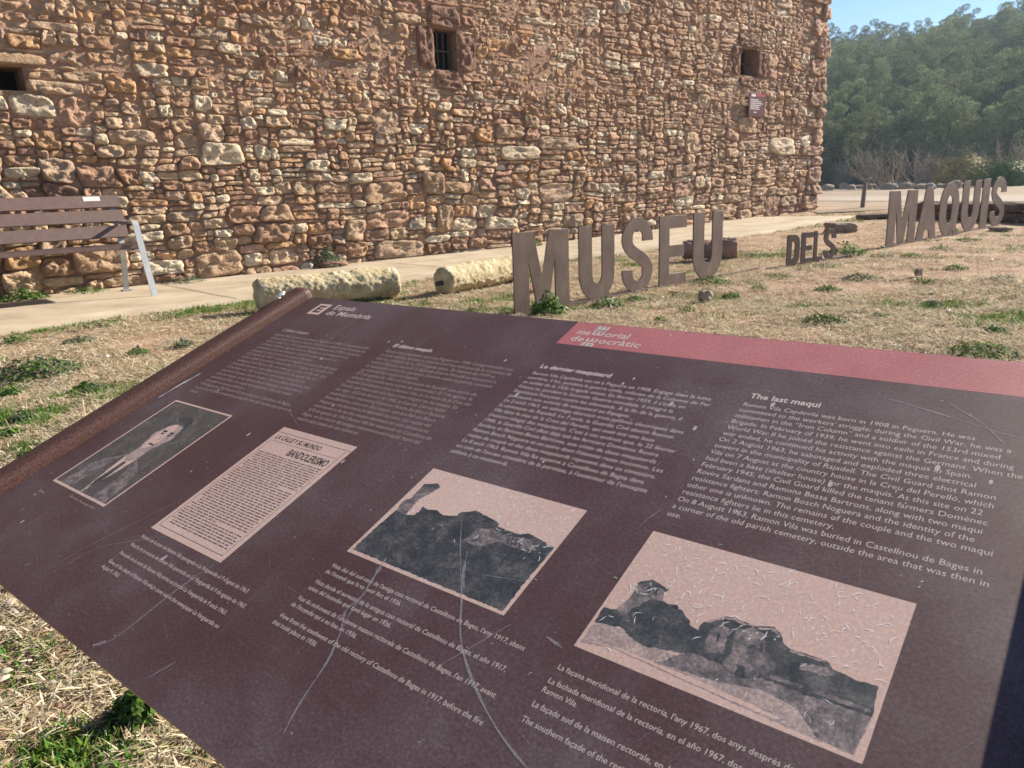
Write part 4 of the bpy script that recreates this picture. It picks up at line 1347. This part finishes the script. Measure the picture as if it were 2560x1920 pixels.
# newspaper cutting
nw = quad('newspaper_cutting', -1.817, 0.445, -1.495, 0.883, M['pink'], 0.0003)
def bars(name, lst, mat, h, parent):
    V, F = [], []
    for u0, v0, u1, v1 in lst:
        i = len(V)
        V += [(u0 * PD, v0 * PD, 0), (u1 * PD, v0 * PD, 0), (u1 * PD, v1 * PD, 0), (u0 * PD, v1 * PD, 0)]
        F.append((i, i + 1, i + 2, i + 3))
    return ppart(name, mesh_np(name, V, F, mat), parent, h)
bars('rules', [(-1.815, 0.8605, -1.497, 0.862), (-1.802, 0.824, -1.515, 0.8252), (-1.803, 0.462, -1.8015, 0.824), (-1.5125, 0.462, -1.511, 0.858), (-1.803, 0.4605, -1.511, 0.462), (-1.66, 0.824, -1.62, 0.826)], M['print_black'], 0.0003, nw)
text('newspaper_heading', 'LA CALLE Y SU MUNDO', -1.800, 0.834, 0.03, M['print_black'], 0.20, None, bold=0.03, size=0.024, h=0.0003, parent=nw)
text('newspaper_heading', 'BANDOLERISMO', -1.690, 0.788, 0.03, M['print_black'], 0.165, None, bold=0.03, size=0.036, h=0.0003, parent=nw)
lst = []
v_ = 0.774
rr_ = random.Random(5)
while v_ > 0.472:
    u_ = -1.795 + (0.012 if rr_.random() < .15 else 0)
    end = -1.52 if rr_.random() > .1 else rr_.uniform(-1.65, -1.54)
    while u_ < end - .004:
        w = min(rr_.uniform(.006, .030), end - u_)
        lst.append((u_, v_, u_ + w, v_ + .0034))
        u_ += w + .0040
    v_ -= 0.0082
M['news_ink'] = flat_mat('newspaper_ink', (0.17, 0.115, 0.105), 0.6)
tag(bars('newspaper_text', lst, M['news_ink'], 0.0003, nw), kind='stuff')
# portrait
po = quad('photograph', -2.411, 0.437, -2.068, 0.872, M['pink'], 0.0003)
quad('portrait_ground', -2.404, 0.446, -2.075, 0.865, M['ink_brown'], 0.0003, po)
def pp(pts): return [(-2.404 + a_ * 0.329, 0.446 + b_ * 0.419) for a_, b_ in pts]
def ell(cx, cy, rx, ry, a0=0, a1=2 * PI, n=22): return [(cx + rx * math.cos(t), cy + ry * math.sin(t)) for t in np.linspace(a0, a1, n, endpoint=(a1 - a0) < 6)]
for nm, pts, mt, h in (('jacket', [(.10, .0), (.14, .22), (.22, .31), (.42, .40), (.62, .40), (.84, .30), (.93, .20), (.97, .0)], 'ink_mid', 5),
        ('lapel', [(.40, .38), (.47, .40), (.52, .05), (.49, .0), (.30, .0), (.33, .22)], 'ink_brown', 6), ('lapel', [(.64, .38), (.58, .40), (.53, .05), (.55, .0), (.74, .0), (.72, .22)], 'ink_brown', 6),
        ('shirt', [(.42, .40), (.52, .33), (.62, .40), (.60, .25), (.54, .03), (.51, .03), (.45, .25)], 'pink', 7), ('tie', [(.50, .335), (.55, .335), (.56, .29), (.57, .12), (.53, .04), (.49, .12), (.50, .29)], 'ink', 8),
        ('neck', [(.43, .40), (.44, .52), (.61, .52), (.62, .40), (.52, .335)], 'ink_pale', 8), ('ear', ell(.380, .645, .022, .045), 'ink_pale', 8), ('ear', ell(.670, .645, .022, .045), 'ink_pale', 8),
        ('face', ell(.525, .645, .142, .190), 'ink_pale', 9), ('cheek', ell(.495, .64, .085, .150), 'pink', 10),
        ('hair', [(.372, .66), (.368, .74), (.39, .82), (.44, .87), (.525, .89), (.61, .875), (.665, .82), (.685, .74), (.680, .66), (.662, .71), (.645, .76), (.60, .785), (.525, .79), (.46, .775), (.41, .745), (.392, .71)], 'ink', 11),
        ('shade', [(.60, .50), (.645, .57), (.664, .66), (.64, .70), (.62, .60), (.57, .485)], 'ink_pale', 11),
        ('brow', ell(.468, .694, .036, .012), 'ink', 12), ('brow', ell(.590, .694, .036, .012), 'ink', 12), ('eye', ell(.470, .668, .026, .011), 'ink', 13), ('eye', ell(.586, .668, .026, .011), 'ink', 13), ('nose', [(.535, .66), (.552, .605), (.525, .598), (.512, .602), (.53, .612)], 'ink_pale', 12), ('mouth', ell(.525, .548, .048, .010), 'ink', 12)):
    polys(nm, [pp(pts)], M[mt], h * 0.0001, po, px=False)

# ---- wear: pale creases in the prints, chips and scratches over the board
def squiggles(name, n, u0, u1, v0, v1, mat, parent, h, seed, ln=(.006, .022), wd=.0011, cond=None, curv=.6, ang=.55):
    r2 = random.Random(seed)
    V, F = [], []
    for _ in range(n):
        u_, v_ = r2.uniform(u0, u1), r2.uniform(v0, v1)
        if cond and not cond(u_, v_): continue
        a = r2.gauss(1.15, ang)
        L_ = r2.uniform(*ln)
        m = 4
        w0 = wd * r2.uniform(.4, 1.4)
        i = len(V)
        for j in range(m + 1):
            w = w0 * (1 - abs(2 * j / m - 1) * .7)
            V += [((u_ - math.sin(a) * w) * PD, (v_ + math.cos(a) * w) * PD, 0), ((u_ + math.sin(a) * w) * PD, (v_ - math.cos(a) * w) * PD, 0)]
            u_ += math.cos(a) * L_ / m; v_ += math.sin(a) * L_ / m
            a += r2.gauss(0, curv)
        for j in range(m):
            F.append((i + 2 * j, i + 2 * j + 1, i + 2 * j + 3, i + 2 * j + 2))
    return tag(ppart(name, mesh_np(name, V, F, mat), parent, h), kind='stuff')
squiggles('creases', 300, -0.62, -0.195, 0.60, 0.868, M['chip'], ph, 0.0020, 1, (.004, .022), .0008, cond=lambda u_, v_: v_ > 0.72 or random.random() < .2)
squiggles('creases', 190, -1.205, -0.795, 0.70, 0.875, M['chip'], ph3, 0.0011, 2, (.004, .020), .0009, cond=lambda u_, v_: v_ > 0.86 - (u_ + 1.2) * .35 or random.random() < .08)
squiggles('creases', 90, -1.81, -1.50, 0.45, 0.872, M['chip'], nw, 0.0006, 3, (.003, .010), .0006)
squiggles('creases', 60, -2.33, -2.12, 0.50, 0.82, M['chip'], po, 0.0015, 4, (.004, .012), .0005)
squiggles('chips', 170, UL + .03, UR - .15, VB + .02, VT - .03, M['chip'], None, 0.0009, 5, (.002, .009), .0006)
M['hairline'] = worn('hairline_scratch', (0.40, 0.37, 0.37), 0.30)
squiggles('hairlines', 260, UL + .05, UR - .1, VB + .02, VT - .1, M['hairline'], None, 0.0022, 15, (.015, .12), .0005, None, .10, 1.0)
squiggles('hairlines', 40, -0.7, -0.1, 0.9, 1.4, M['hairline'], None, 0.0023, 16, (.05, .2), .0006, None, .08, .8)
def stroke(pts, w, px=True):
    P = np.array([uv(*p) for p in pts] if px else pts)
    t = np.linspace(0, 1, 24)
    s_ = np.linspace(0, 1, len(P))
    X, Y_ = np.interp(t, s_, P[:, 0]), np.interp(t, s_, P[:, 1])
    K = np.array([.25, .5, .25])
    for _ in range(3):
        X[1:-1] = np.convolve(X, K, 'same')[1:-1]; Y_[1:-1] = np.convolve(Y_, K, 'same')[1:-1]
    T = np.stack([np.gradient(X), np.gradient(Y_)], -1); T /= np.linalg.norm(T, axis=1, keepdims=True)
    prof = 0.75 * np.sin(np.clip(t, .03, .97) * PI) ** .5 * w * np.abs(np.interp(np.arange(24), np.arange(0, 24, 2), np.random.default_rng(int(abs(X[0]) * 1e5)).uniform(.35, 1.2, 12))) * (0.75 + 0.25 * np.sin(t * 23))
    A = np.stack([X - T[:, 1] * prof, Y_ + T[:, 0] * prof], -1); B = np.stack([X + T[:, 1] * prof, Y_ - T[:, 0] * prof], -1)
    V = np.zeros((48, 3)); V[0::2, :2] = A * PD; V[1::2, :2] = B * PD
    return V, np.array([(2 * i, 2 * i + 1, 2 * i + 3, 2 * i + 2) for i in range(23)])
D = lambda *pts: [(x * 2560 / 2212, y * 2560 / 2212) for x, y in pts]
for nm, mt, h, lst in (('scratch_marks', 'scratch', 0.0024, [
        (D((998, 1120), (992, 1200), (1000, 1290), (990, 1370), (1010, 1450), (1060, 1560), (1120, 1640), (1150, 1670)), .0042), (D((1010, 1190), (1000, 1240), (1002, 1270)), .006),
        (D((833, 1205), (800, 1260), (780, 1290), (745, 1340), (715, 1420), (680, 1470), (640, 1530), (610, 1590)), .004), (D((835, 1205), (812, 1240), (790, 1275)), .008), (D((790, 1280), (745, 1320), (735, 1370)), .006),
        (D((470, 1215), (430, 1240), (360, 1290), (250, 1380), (200, 1400)), .004), (D((200, 1395), (230, 1385)), .010), (D((318, 1465), (380, 1430)), .003),
        (D((620, 1065), (420, 1150), (210, 1180), (110, 1240)), .0016), (D((100, 1230), (190, 1180), (470, 1040)), .0016),
        (D((2212, 950), (1950, 870), (1920, 862)), .003), (D((1600, 895), (1560, 985)), .002), (D((1380, 1140), (1400, 1120), (1430, 1100)), .002), (D((1180, 1375), (1215, 1400)), .006),
        (D((1030, 1240), (1160, 1260)), .0015), (D((620, 880), (650, 930)), .0012), (D((2050, 870), (2130, 920), (2170, 960)), .003), (D((930, 1450), (1110, 1345)), .0018)]),):
    V, F = join_parts([stroke(*q) for q in lst])
    tag(ppart(nm, mesh_np(nm, V, F, M[mt]), None, h), kind='stuff')
# chips of pale paint on the left bar and its droppings
for u_, v_, r_ in ((-2.590, 1.50, .011), (-2.606, 1.515, .012), (-2.575, 1.475, .008), (-2.60, 1.485, .006)):
    bm = bmesh.new()
    bmesh.ops.create_icosphere(bm, subdivisions=2, radius=r_ * PD)
    for v in bm.verts:
        v.co *= 1 + .3 * float(vnoise(v.co.x * 300, v.co.y * 300, v.co.z * 300, 9))
        v.co.z *= .35
        v.co += Vector((u_ * PD, v_ * PD, 0.0245))
    ppart('paint_blob', bm_mesh('paint_blob', bm, M['chip'], True))
V, F = stroke([(-2.512, .86), (-2.505, .95), (-2.49, 1.02)], .008, False)
ppart('paint_chip', mesh_np('paint_chip', V, F, M['chip']), None, 0.0009)

# ------------------------------------------------------------------ weeds and shrubs
def leaf_cloud(n, fn_pos, size, cols, aspect=0.5, up=0.3, seed=0):
    r = np.random.default_rng(seed)
    P, Nm = fn_pos(r, n)
    T = r.standard_normal((n, 3)); T[:, 2] += up
    T -= Nm * np.sum(T * Nm, axis=1, keepdims=True)
    T /= np.linalg.norm(T, axis=1, keepdims=True) + 1e-9
    B = np.cross(Nm, T)
    sz = size * r.uniform(.6, 1.4, (n, 1))
    tip = P + T * sz
    mid = P + T * sz * .5
    bend = Nm * sz * .12
    V = np.stack([P, mid + B * sz * aspect * .5 + bend, tip, mid - B * sz * aspect * .5 + bend], 1).reshape(-1, 3)
    F = np.arange(4 * n).reshape(n, 4)
    c = np.asarray(cols)[r.integers(0, len(cols), n)] * r.uniform(.75, 1.25, (n, 1))
    return V, F, np.repeat(c, 4, axis=0)
GREENS = np.array([(0.06, 0.12, 0.025), (0.085, 0.16, 0.03), (0.05, 0.10, 0.03), (0.12, 0.19, 0.05)])
GREYG = np.array([(0.11, 0.15, 0.085), (0.15, 0.19, 0.115), (0.08, 0.115, 0.065)])
def rosette(rad, hgt):
    def fn(r, n):
        a = r.uniform(0, 2 * PI, n); q = rad * np.sqrt(r.uniform(0, 1, n))
        z = hgt * (1 - (q / rad) ** 2) * r.uniform(.1, 1, n)
        P = np.stack([q * np.cos(a), q * np.sin(a), z], -1)
        Nm = np.stack([np.cos(a) * .5, np.sin(a) * .5, np.full(n, .8)], -1) + r.standard_normal((n, 3)) * .35
        return P, Nm / np.linalg.norm(Nm, axis=1, keepdims=True)
    return fn
def off_wall(c, dmin):                         # keep things at the wall foot in front of the stones
    s_, d_ = sd(c)
    if float(d_) < dmin and -6 < float(s_) < WL:
        q = wp(float(s_), dmin, 0)
        c = np.array([q[0], q[1], float(gz(q[0])) + 0.022])
    return c
def weed(name, label, cat, px, py, wpx, hm, n, cols, leaf, group=None, seed=0, dz=0.0):
    c = off_wall(gp(px, py, dz), 0.13)
    rad = wpx / FPX * np.linalg.norm(c - [0, 0, HCAM]) / 2
    V, F, col = leaf_cloud(n, rosette(rad, hm), leaf, cols, .55, .5, seed)
    if 'plants' not in M: M['plants'] = True
    return tag(obj(name, mesh_np(name, V, F, M['leaf'], False, col), None, c - [0, 0, .005], 0), label, cat, group)
weed('leafy_weed', 'bushy bright green weed growing at the foot of the first big letter', 'weed', 1372, 781, 88, 0.145, 420, GREENS, 0.032, None, 1)
weed('wall_bush', 'grey-green bushy plant at the wall foot left of the fallen stone', 'bush', 768, 666, 68, 0.26, 700, GREYG, 0.028, None, 2)
weed('wall_weed', 'green weed at the wall foot left of the first big letter', 'weed', 1250, 612, 60, 0.19, 380, GREENS, 0.035, None, 3, .02)
weed('wall_weed', 'grass tuft at the wall foot under the bench, leftmost', 'weed', 60, 748, 100, 0.10, 420, GREENS, 0.035, None, 4, .02)
weed('wall_weed', 'low weed at the wall foot behind the bench legs', 'weed', 205, 728, 90, 0.05, 260, GREENS, 0.025, None, 5, .02)
weed('wall_weed', 'weed patch at the wall foot just right of the bench', 'weed', 430, 700, 100, 0.07, 300, GREYG, 0.025, None, 6, .02)
weed('leafy_weed', 'large grey-green leafy weed patch at the left frame edge on the dry lawn', 'weed', 92, 930, 172, 0.085, 620, np.concatenate([GREYG * .8, GREENS[:2]]), 0.026, None, 7)
weed('leafy_weed', 'dark green weed mat on bare soil at the right, near the panel top', 'weed', 2064, 803, 110, 0.05, 420, GREENS * .8, 0.018, None, 8)
weed('leafy_weed', 'green weed patch above the right end of the red panel band', 'weed', 2460, 882, 150, 0.05, 520, GREENS, 0.018, None, 9)
weed('leafy_weed', 'white-flecked green weed under the second big letter', 'weed', 1515, 762, 78, 0.06, 260, np.concatenate([GREENS, [[.55, .55, .45]]]), 0.024, None, 10)
weed('leafy_weed', 'green weed tuft under the last letter of the nearest word', 'weed', 1780, 706, 100, 0.06, 320, GREENS, 0.022, None, 11)
weed('leafy_weed', 'green weed patch behind the small middle word', 'weed', 2110, 635, 100, 0.12, 420, GREENS * 1.1, 0.03, None, 12)
others = [(225, 985, 60), (30, 985, 50), (55, 1050, 80), (215, 972, 70), (262, 810, 130), (200, 853, 90), (430, 793, 120), (345, 880, 60), (240, 975, 80), (40, 850, 60), (25, 1092, 70), (460, 862, 60), (75, 1140, 60),
          (1010, 800, 60), (1120, 790, 70), (1180, 778, 60), (1590, 748, 70), (1690, 735, 80), (1830, 742, 60), (1720, 778, 60), (2060, 664, 90), (1945, 690, 80), (2070, 723, 80), (2150, 695, 90), (2310, 703, 60), (2390, 670, 60),
          (2510, 700, 90), (2420, 600, 70), (2280, 640, 60), (2200, 640, 70), (1900, 720, 60), (2490, 830, 60), (2330, 760, 60), (2200, 790, 50), (1650, 805, 60), (1880, 640, 70), (1790, 665, 60), (2350, 622, 60), (60, 1450, 90), (340, 1770, 110)]
for i, (x, y, w) in enumerate(others):
    weed('ground_weed', 'small low green weed tuft scattered on the dry lawn', 'weed', x, y, w * .8, random.uniform(.02, .045), int(w * 2.8), [GREENS, GREENS * 1.15, GREYG][i % 3], random.uniform(.014, .022), 'small weeds on the lawn', 40 + i)

# ------------------------------------------------------------------ grass: straw and green blades over the lawn
def inside_lawn(x, y):
    s, d = sd(np.stack([x, y], -1))
    dmin = np.where(s < PATH_S[-1], path_depth(s), -9)
    ok = (d > dmin + 0.0) & (s > -8)
    ok |= (s > PATH_S[-1])
    fx, fy = x - 6.2, y - 16.2
    return ok & (y < 15.5)
def blades(n, rmin, rmax, seed):
    r = np.random.default_rng(seed)
    rad = rmin * (rmax / rmin) ** r.uniform(0, 1, n)
    ang = r.uniform(math.radians(-47), math.radians(43), n)
    x, y = rad * np.sin(ang), rad * np.cos(ang)
    nc = n // 13
    cid = r.integers(0, nc, n)                                  # most blades gather in tussocks
    cl_ = r.uniform(0, 1, n) < .72
    sg = 0.012 * (1 + .10 * rad[:nc][cid])
    x = np.where(cl_, x[:nc][cid] + r.normal(0, 1, n) * sg, x)
    y = np.where(cl_, y[:nc][cid] + r.normal(0, 1, n) * sg, y)
    rad = np.hypot(x, y)
    ctone = r.normal(0, .16, nc)[cid] * cl_
    chgt = np.where(cl_, r.gamma(2.0, .35, nc)[cid], .5)
    k_ = inside_lawn(x, y)
    x, y, rad, ctone, chgt = x[k_], y[k_], rad[k_], ctone[k_], chgt[k_]
    s, d = sd(np.stack([x, y], -1))
    edge_ = np.clip(1 - (d - path_depth(s)) / 0.55, 0, 1)
    gm = 0.5 * vnoise(x * 1.5, y * 1.5, 0, 201) + 0.35 * vnoise(x * 4.2, y * 4.2, 0, 202) + 0.25 * vnoise(x * 10, y * 10, 0, 208) + 0.65 * edge_ - 0.42 - 0.06 * (rad < 2.6)
    soil = 0.6 * vnoise(x * 0.9, y * 0.9, 0, 203) + 0.5 * vnoise(x * 3.1, y * 3.1, 0, 204) + 0.13 * np.clip(x, -1, 3) - 0.20
    keep = r.uniform(0, 1, len(x)) > np.clip(soil * 1.7 + 0.05, 0.0, .94) * (edge_ < .3)
    x, y, rad, gm, ctone, chgt = x[keep], y[keep], rad[keep], gm[keep], ctone[keep], chgt[keep]
    n = len(x)
    green = gm + ctone + r.normal(0, .05, n) > 0
    far = 1 + 0.11 * np.clip(rad - 1.5, 0, 12)
    ln = np.where(green, r.uniform(.016, .038, n) * (.6 + .5 * chgt), r.uniform(.015, .05, n)) * far ** .5
    wd = np.where(green, r.uniform(.0010, .0019, n), r.uniform(.0007, .0017, n)) * far * 1.2
    el = np.where(green, r.uniform(.35, 1.35, n), np.abs(r.normal(.12, .25, n)) + .35 * np.clip(chgt - .6, 0, 1) * r.uniform(0, 1, n))
    az = r.uniform(0, 2 * PI, n)
    D = np.stack([np.cos(az) * np.cos(el), np.sin(az) * np.cos(el), np.sin(el)], -1)
    S_ = np.stack([-np.sin(az), np.cos(az), r.normal(0, .25, n)], -1)
    z0 = gz(x) + 0.012 * vnoise(x * 1.7, y * 1.7, 0, 3) + 0.006 * vnoise(x * 4.1, y * 4.1, 0, 4) - 0.012 + np.where(green, 0, r.uniform(0, .012, n))
    P = np.stack([x, y, z0], -1)
    droop = np.stack([np.zeros(n), np.zeros(n), -ln * .22 * np.where(green, 1, .3)], -1)
    m = P + D * (ln * .55)[:, None]
    t = P + D * ln[:, None] + droop
    w = S_ * wd[:, None]
    if rmin > 2:
        V = np.stack([P - w, P + w, t + w * .35, t - w * .35], 1).reshape(-1, 3)
        Fq = np.arange(4 * n).reshape(n, 4)
        Ft = np.zeros((0, 3), int)
    else:
        V = np.stack([P - w, P + w, m + w * .8, m - w * .8, t], 1).reshape(-1, 3)
        b5 = np.arange(n)[:, None] * 5
        Fq = b5 + np.array([[0, 1, 2, 3]]); Ft = b5 + np.array([[3, 2, 4]])
    gcol = np.stack([r.uniform(.075, .17, n), r.uniform(.15, .26, n), r.uniform(.025, .06, n)], -1)
    base_ = np.array([[.50, .405, .26], [.60, .52, .36], [.38, .29, .18], [.68, .62, .48]])[r.integers(0, 4, n)]
    dcol = base_ * r.uniform(.75, 1.15, (n, 1)) * (1 + .6 * ctone[:, None])
    col = np.where(green[:, None], gcol, dcol)
    return V, Fq, Ft, np.repeat(col, len(V) // n, axis=0)
Vs, Qs, Ts, Cs, off_ = [], [], [], [], 0
for n, a, b, sdd in ((150000, .75, 3.2, 1), (430000, 3.0, 9.0, 2), (110000, 8.5, 17.0, 3)):
    V, q, t, c = blades(n, a, b, sdd)
    Vs.append(V); Qs.append(q + off_); Ts.append(t + off_); Cs.append(c); off_ += len(V)
tag(obj('grass', mesh_np('grass', np.concatenate(Vs), [np.concatenate(Qs), np.concatenate(Ts)], M['grass'], False, np.concatenate(Cs))), kind='stuff')

# scattered pale stone chips and dry leaves
r = np.random.default_rng(77)
parts, cl = [], []
for _ in range(420):
    rd = 1.2 * (12 / 1.2) ** r.uniform(); an = math.radians(r.uniform(-45, 42))
    x, y = rd * math.sin(an), rd * math.cos(an)
    if not bool(inside_lawn(np.array([x]), np.array([y]))[0]): continue
    sz = r.uniform(.006, .020) * (1 + .05 * rd)
    A = r.uniform(0, 2 * PI)
    e = np.array([[1, 0, 0], [-.4, .8, 0], [-1, -.1, 0], [0, -.7, 0], [0, 0, .7]]) * r.uniform(.5, 1.2, (5, 3)) * sz
    e = e @ np.array([[math.cos(A), math.sin(A), 0], [-math.sin(A), math.cos(A), 0], [0, 0, 1]])
    V = e + [x, y, float(gz(x)) + .002]
    parts.append((V, np.array([(0, 1, 4), (1, 2, 4), (2, 3, 4), (3, 0, 4)])))
    cl.append(np.tile(np.array([.62, .54, .44]) * r.uniform(.6, 1.1), (5, 1)))
V, F = join_parts(parts)
M['chipstone'] = noise_mat('stone_chips', [(0.3, (.8, .8, .8)), (.7, (1.1, 1.1, 1.1))], attr='Col', bump=0)
tag(obj('stone_chips', mesh_np('stone_chips', V, F, M['chipstone'], False, np.concatenate(cl))), kind='stuff')

# ------------------------------------------------------------------ pine wood on the hillside
def pine_variant(seed):
    r = np.random.default_rng(seed)
    H_ = r.uniform(7.0, 8.8)
    W_ = r.uniform(2.3, 3.1)
    root = thing('pine_tree', 'grey-green pine in the dense wood on the hillside behind the field', 'pine tree', (0, 0, 0), 0, 'pines of the hillside wood')
    bendx, bendy = r.normal(0, .35, 2)
    tp = [(0, 0, -.6), (bendx * .3, bendy * .3, H_ * .3), (bendx, bendy, H_ * .62), (bendx * 1.2, bendy * 1.2, H_ * .9)]
    parts = [tube(tp, [.17, .14, .09, .03], 7)]
    puffs = []
    npf = 18
    for i in range(npf):
        t = (i + .5) / npf
        zz = H_ * (.26 + .70 * t)
        env = W_ * math.sin(PI * min(1, (0.30 + .70 * t)) ** 1.15) ** .75 if t < .97 else .3
        env = W_ * (1 - abs((t - .38) / .66) ** 2.2) ** .6 if abs((t - .38) / .66) < 1 else .25
        a = i * 2.39996 + r.uniform(-.4, .4)
        q = env * r.uniform(.35, .85)
        c = np.array([bendx * t + q * math.cos(a), bendy * t + q * math.sin(a), zz + r.uniform(-.2, .2)])
        R_ = r.uniform(.75, 1.25) * (1.05 - .35 * t)
        puffs.append((c, R_))
        b0 = np.array([bendx * (.5 + .5 * t) * .8, bendy * (.5 + .5 * t) * .8, zz - q * .45 - .25])
        parts.append(tube([b0, (b0 + c) / 2 + [0, 0, -.08], c], [.05, .035, .012], 4))
    V, F = join_parts(parts)
    obj('trunk', mesh_np('trunk', V, F, M['bark'], True), root)
    Vs, Cs = [], []
    for c, R_ in puffs:
        n = int(430 * (R_ / .8) ** 2)
        d = r.standard_normal((n, 3)); d /= np.linalg.norm(d, axis=1, keepdims=True)
        q = R_ * r.uniform(.30, 1.0, (n, 1)) ** .55
        P = c + d * q * [1, 1, .72]
        o = d * .9 + r.standard_normal((n, 3)) * .55 + [0, 0, .35]
        o /= np.linalg.norm(o, axis=1, keepdims=True)
        sd_ = np.cross(o, r.standard_normal((n, 3))); sd_ /= np.linalg.norm(sd_, axis=1, keepdims=True)
        sz = r.uniform(.09, .19, (n, 1))
        w = sd_ * sz * .40
        tip = P + o * sz
        Vs.append(np.stack([P - w * .4, P + w * .4, tip + w * .7, tip - w * .7], 1).reshape(-1, 3))
        tone = np.array([.15, .178, .092]) * (.75 + .5 * (seed % 6) / 5) * r.uniform(.85, 1.15)
        cc = tone * r.uniform(.75, 1.3, (n, 1)) * [1, 1, 1]
        Cs.append(np.repeat(cc, 4, axis=0))
    V = np.concatenate(Vs)
    obj('crown', mesh_np('crown', V, np.arange(len(V)).reshape(-1, 4), M['pine'], False, np.concatenate(Cs)), root)
    return root
protos = [pine_variant(900 + i) for i in range(6)]
spots = []
r = np.random.default_rng(33)
rowi = 0
rad = 58.0
while rad < 122:
    step = 3.0 / rad
    a = math.radians(16.5) + (rowi % 2) * step / 2
    while a < math.radians(41.5):
        aa = a + r.normal(0, step * .18); rr_2 = rad + r.normal(0, 1.0)
        spots.append((rr_2, aa))
        a += step
    rad += 4.0 + (rad - 58) * .05
    rowi += 1
used = set()
for i, (rr_2, aa) in enumerate(spots):
    k_ = i % 6 if i < 6 else int(r.integers(0, 6))
    loc = (rr_2 * math.sin(aa), rr_2 * math.cos(aa), hill_z(rr_2, aa) - .3)
    sc_ = float(r.uniform(.52, .80))
    if i < 6:
        t_ = protos[i]
        t_.location = loc; t_.rotation_euler = (0, 0, r.uniform(0, 6.28)); t_.scale = (sc_,) * 3
    else:
        dup(protos[k_], loc, float(r.uniform(0, 6.28)), sc_)

# bare and leafy shrubs at the foot of the wood
def bare_shrub(px, py, wpx, hpx, label, seed, lean=0.0):
    c = gp(px, py)
    k_ = np.linalg.norm(c) / FPX
    w, h = wpx * k_, hpx * k_
    r = np.random.default_rng(seed)
    parts = []
    for i in range(46):
        a = r.uniform(0, 2 * PI); q = w * .5 * r.uniform(.1, 1) ** .7
        top = np.array([q * math.cos(a) + lean * h, q * math.sin(a) * .6, h * r.uniform(.45, 1.05)])
        b = np.array([q * .25 * math.cos(a), q * .25 * math.sin(a), 0])
        m = b * .5 + top * .5 + r.normal(0, .12 * h, 3) * [1, 1, .4]
        parts.append(tube([b, m, top], [.030, .018, .006], 4))
        for j in range(6):
            t = r.uniform(.35, .95)
            p0 = b * (1 - t) ** 2 + 2 * m * t * (1 - t) + top * t * t if False else (b * (1 - t) + top * t)
            d = r.normal(0, 1, 3); d[2] = abs(d[2]) + .4; d /= np.linalg.norm(d)
            parts.append(tube([p0, p0 + d * h * r.uniform(.12, .3)], [.010, .004], 3))
    V, F = join_parts(parts)
    o = thing('bare_shrub', label, 'shrub', c)
    obj('branches', mesh_np('branches', V, F, M['twig'], False), o)
    return o
bare_shrub(2215, 472, 170, 95, 'leafless grey shrub with long slanting twigs at the foot of the wood', 61, -.35)
bare_shrub(2300, 470, 110, 85, 'leafless grey shrub between the slanting shrub and the yellow-green bush', 62, .2)
bare_shrub(2110, 470, 60, 60, 'small dry shrub beside the building corner before the wood', 63, 0)
bare_shrub(2530, 462, 180, 90, 'dense arching bare thicket at the right frame edge', 64, .1)
def leafy_shrub(px, py, wpx, hpx, cols, label, seed, n=5000):
    c = gp(px, py)
    k_ = np.linalg.norm(c) / FPX
    w, h = wpx * k_ / 2, hpx * k_
    def fn(r, n):
        d = r.standard_normal((n, 3)); d /= np.linalg.norm(d, axis=1, keepdims=True); d[:, 2] = np.abs(d[:, 2])
        q = r.uniform(.45, 1, (n, 1)) * (1 + .28 * vnoise(d[:, 0] * 3 + seed, d[:, 1] * 3, d[:, 2] * 3, seed)[:, None])
        return d * q * [w, w * .7, h], d
    V, F, col = leaf_cloud(n, fn, .11, cols, .6, .3, seed)
    o = thing('leafy_shrub', label, 'shrub', c)
    obj('leaves', mesh_np('leaves', V, F, M['leaf'], False, col), o)
    r = np.random.default_rng(seed)
    parts = [tube([(0, 0, -.1), (w * .6 * r.normal(), w * .4 * r.normal(), h * r.uniform(.5, .9))], [.05, .012], 5) for _ in range(9)]
    V, F = join_parts(parts)
    obj('stems', mesh_np('stems', V, F, M['twig'], False), o)
leafy_shrub(2405, 466, 150, 72, np.array([(.24, .215, .07), (.30, .27, .10), (.17, .17, .055), (.24, .19, .10)]), 'yellow-green leafy bush at the foot of the wood behind the far letters', 71)
leafy_shrub(2505, 466, 130, 55, GREENS * .8, 'dark green bramble right of the yellow-green bush', 72)
leafy_shrub(2215, 467, 40, 22, np.array([(.22, .20, .06), (.12, .14, .05)]), 'low yellowish bush under the slanting bare shrub', 73, 500)

# ------------------------------------------------------------------ sunlit haze over the field and wood
bm = bmesh.new()
box_bm(bm, -305, 305, -105, 335, -1.6, 36.0)
m, nt, b = nodes_of('haze_air')
nt.nodes.remove(b)
vol = N(nt, 'ShaderNodeVolumePrincipled')
vol.inputs['Color'].default_value = (0.66, 0.84, 1.0, 1)
vol.inputs['Density'].default_value = 0.0006
vol.inputs['Anisotropy'].default_value = 0.35
nt.links.new(vol.outputs[0], nt.nodes['Material Output'].inputs['Volume'])
tag(obj('haze', bm_mesh('haze', bm, m)), kind='stuff')
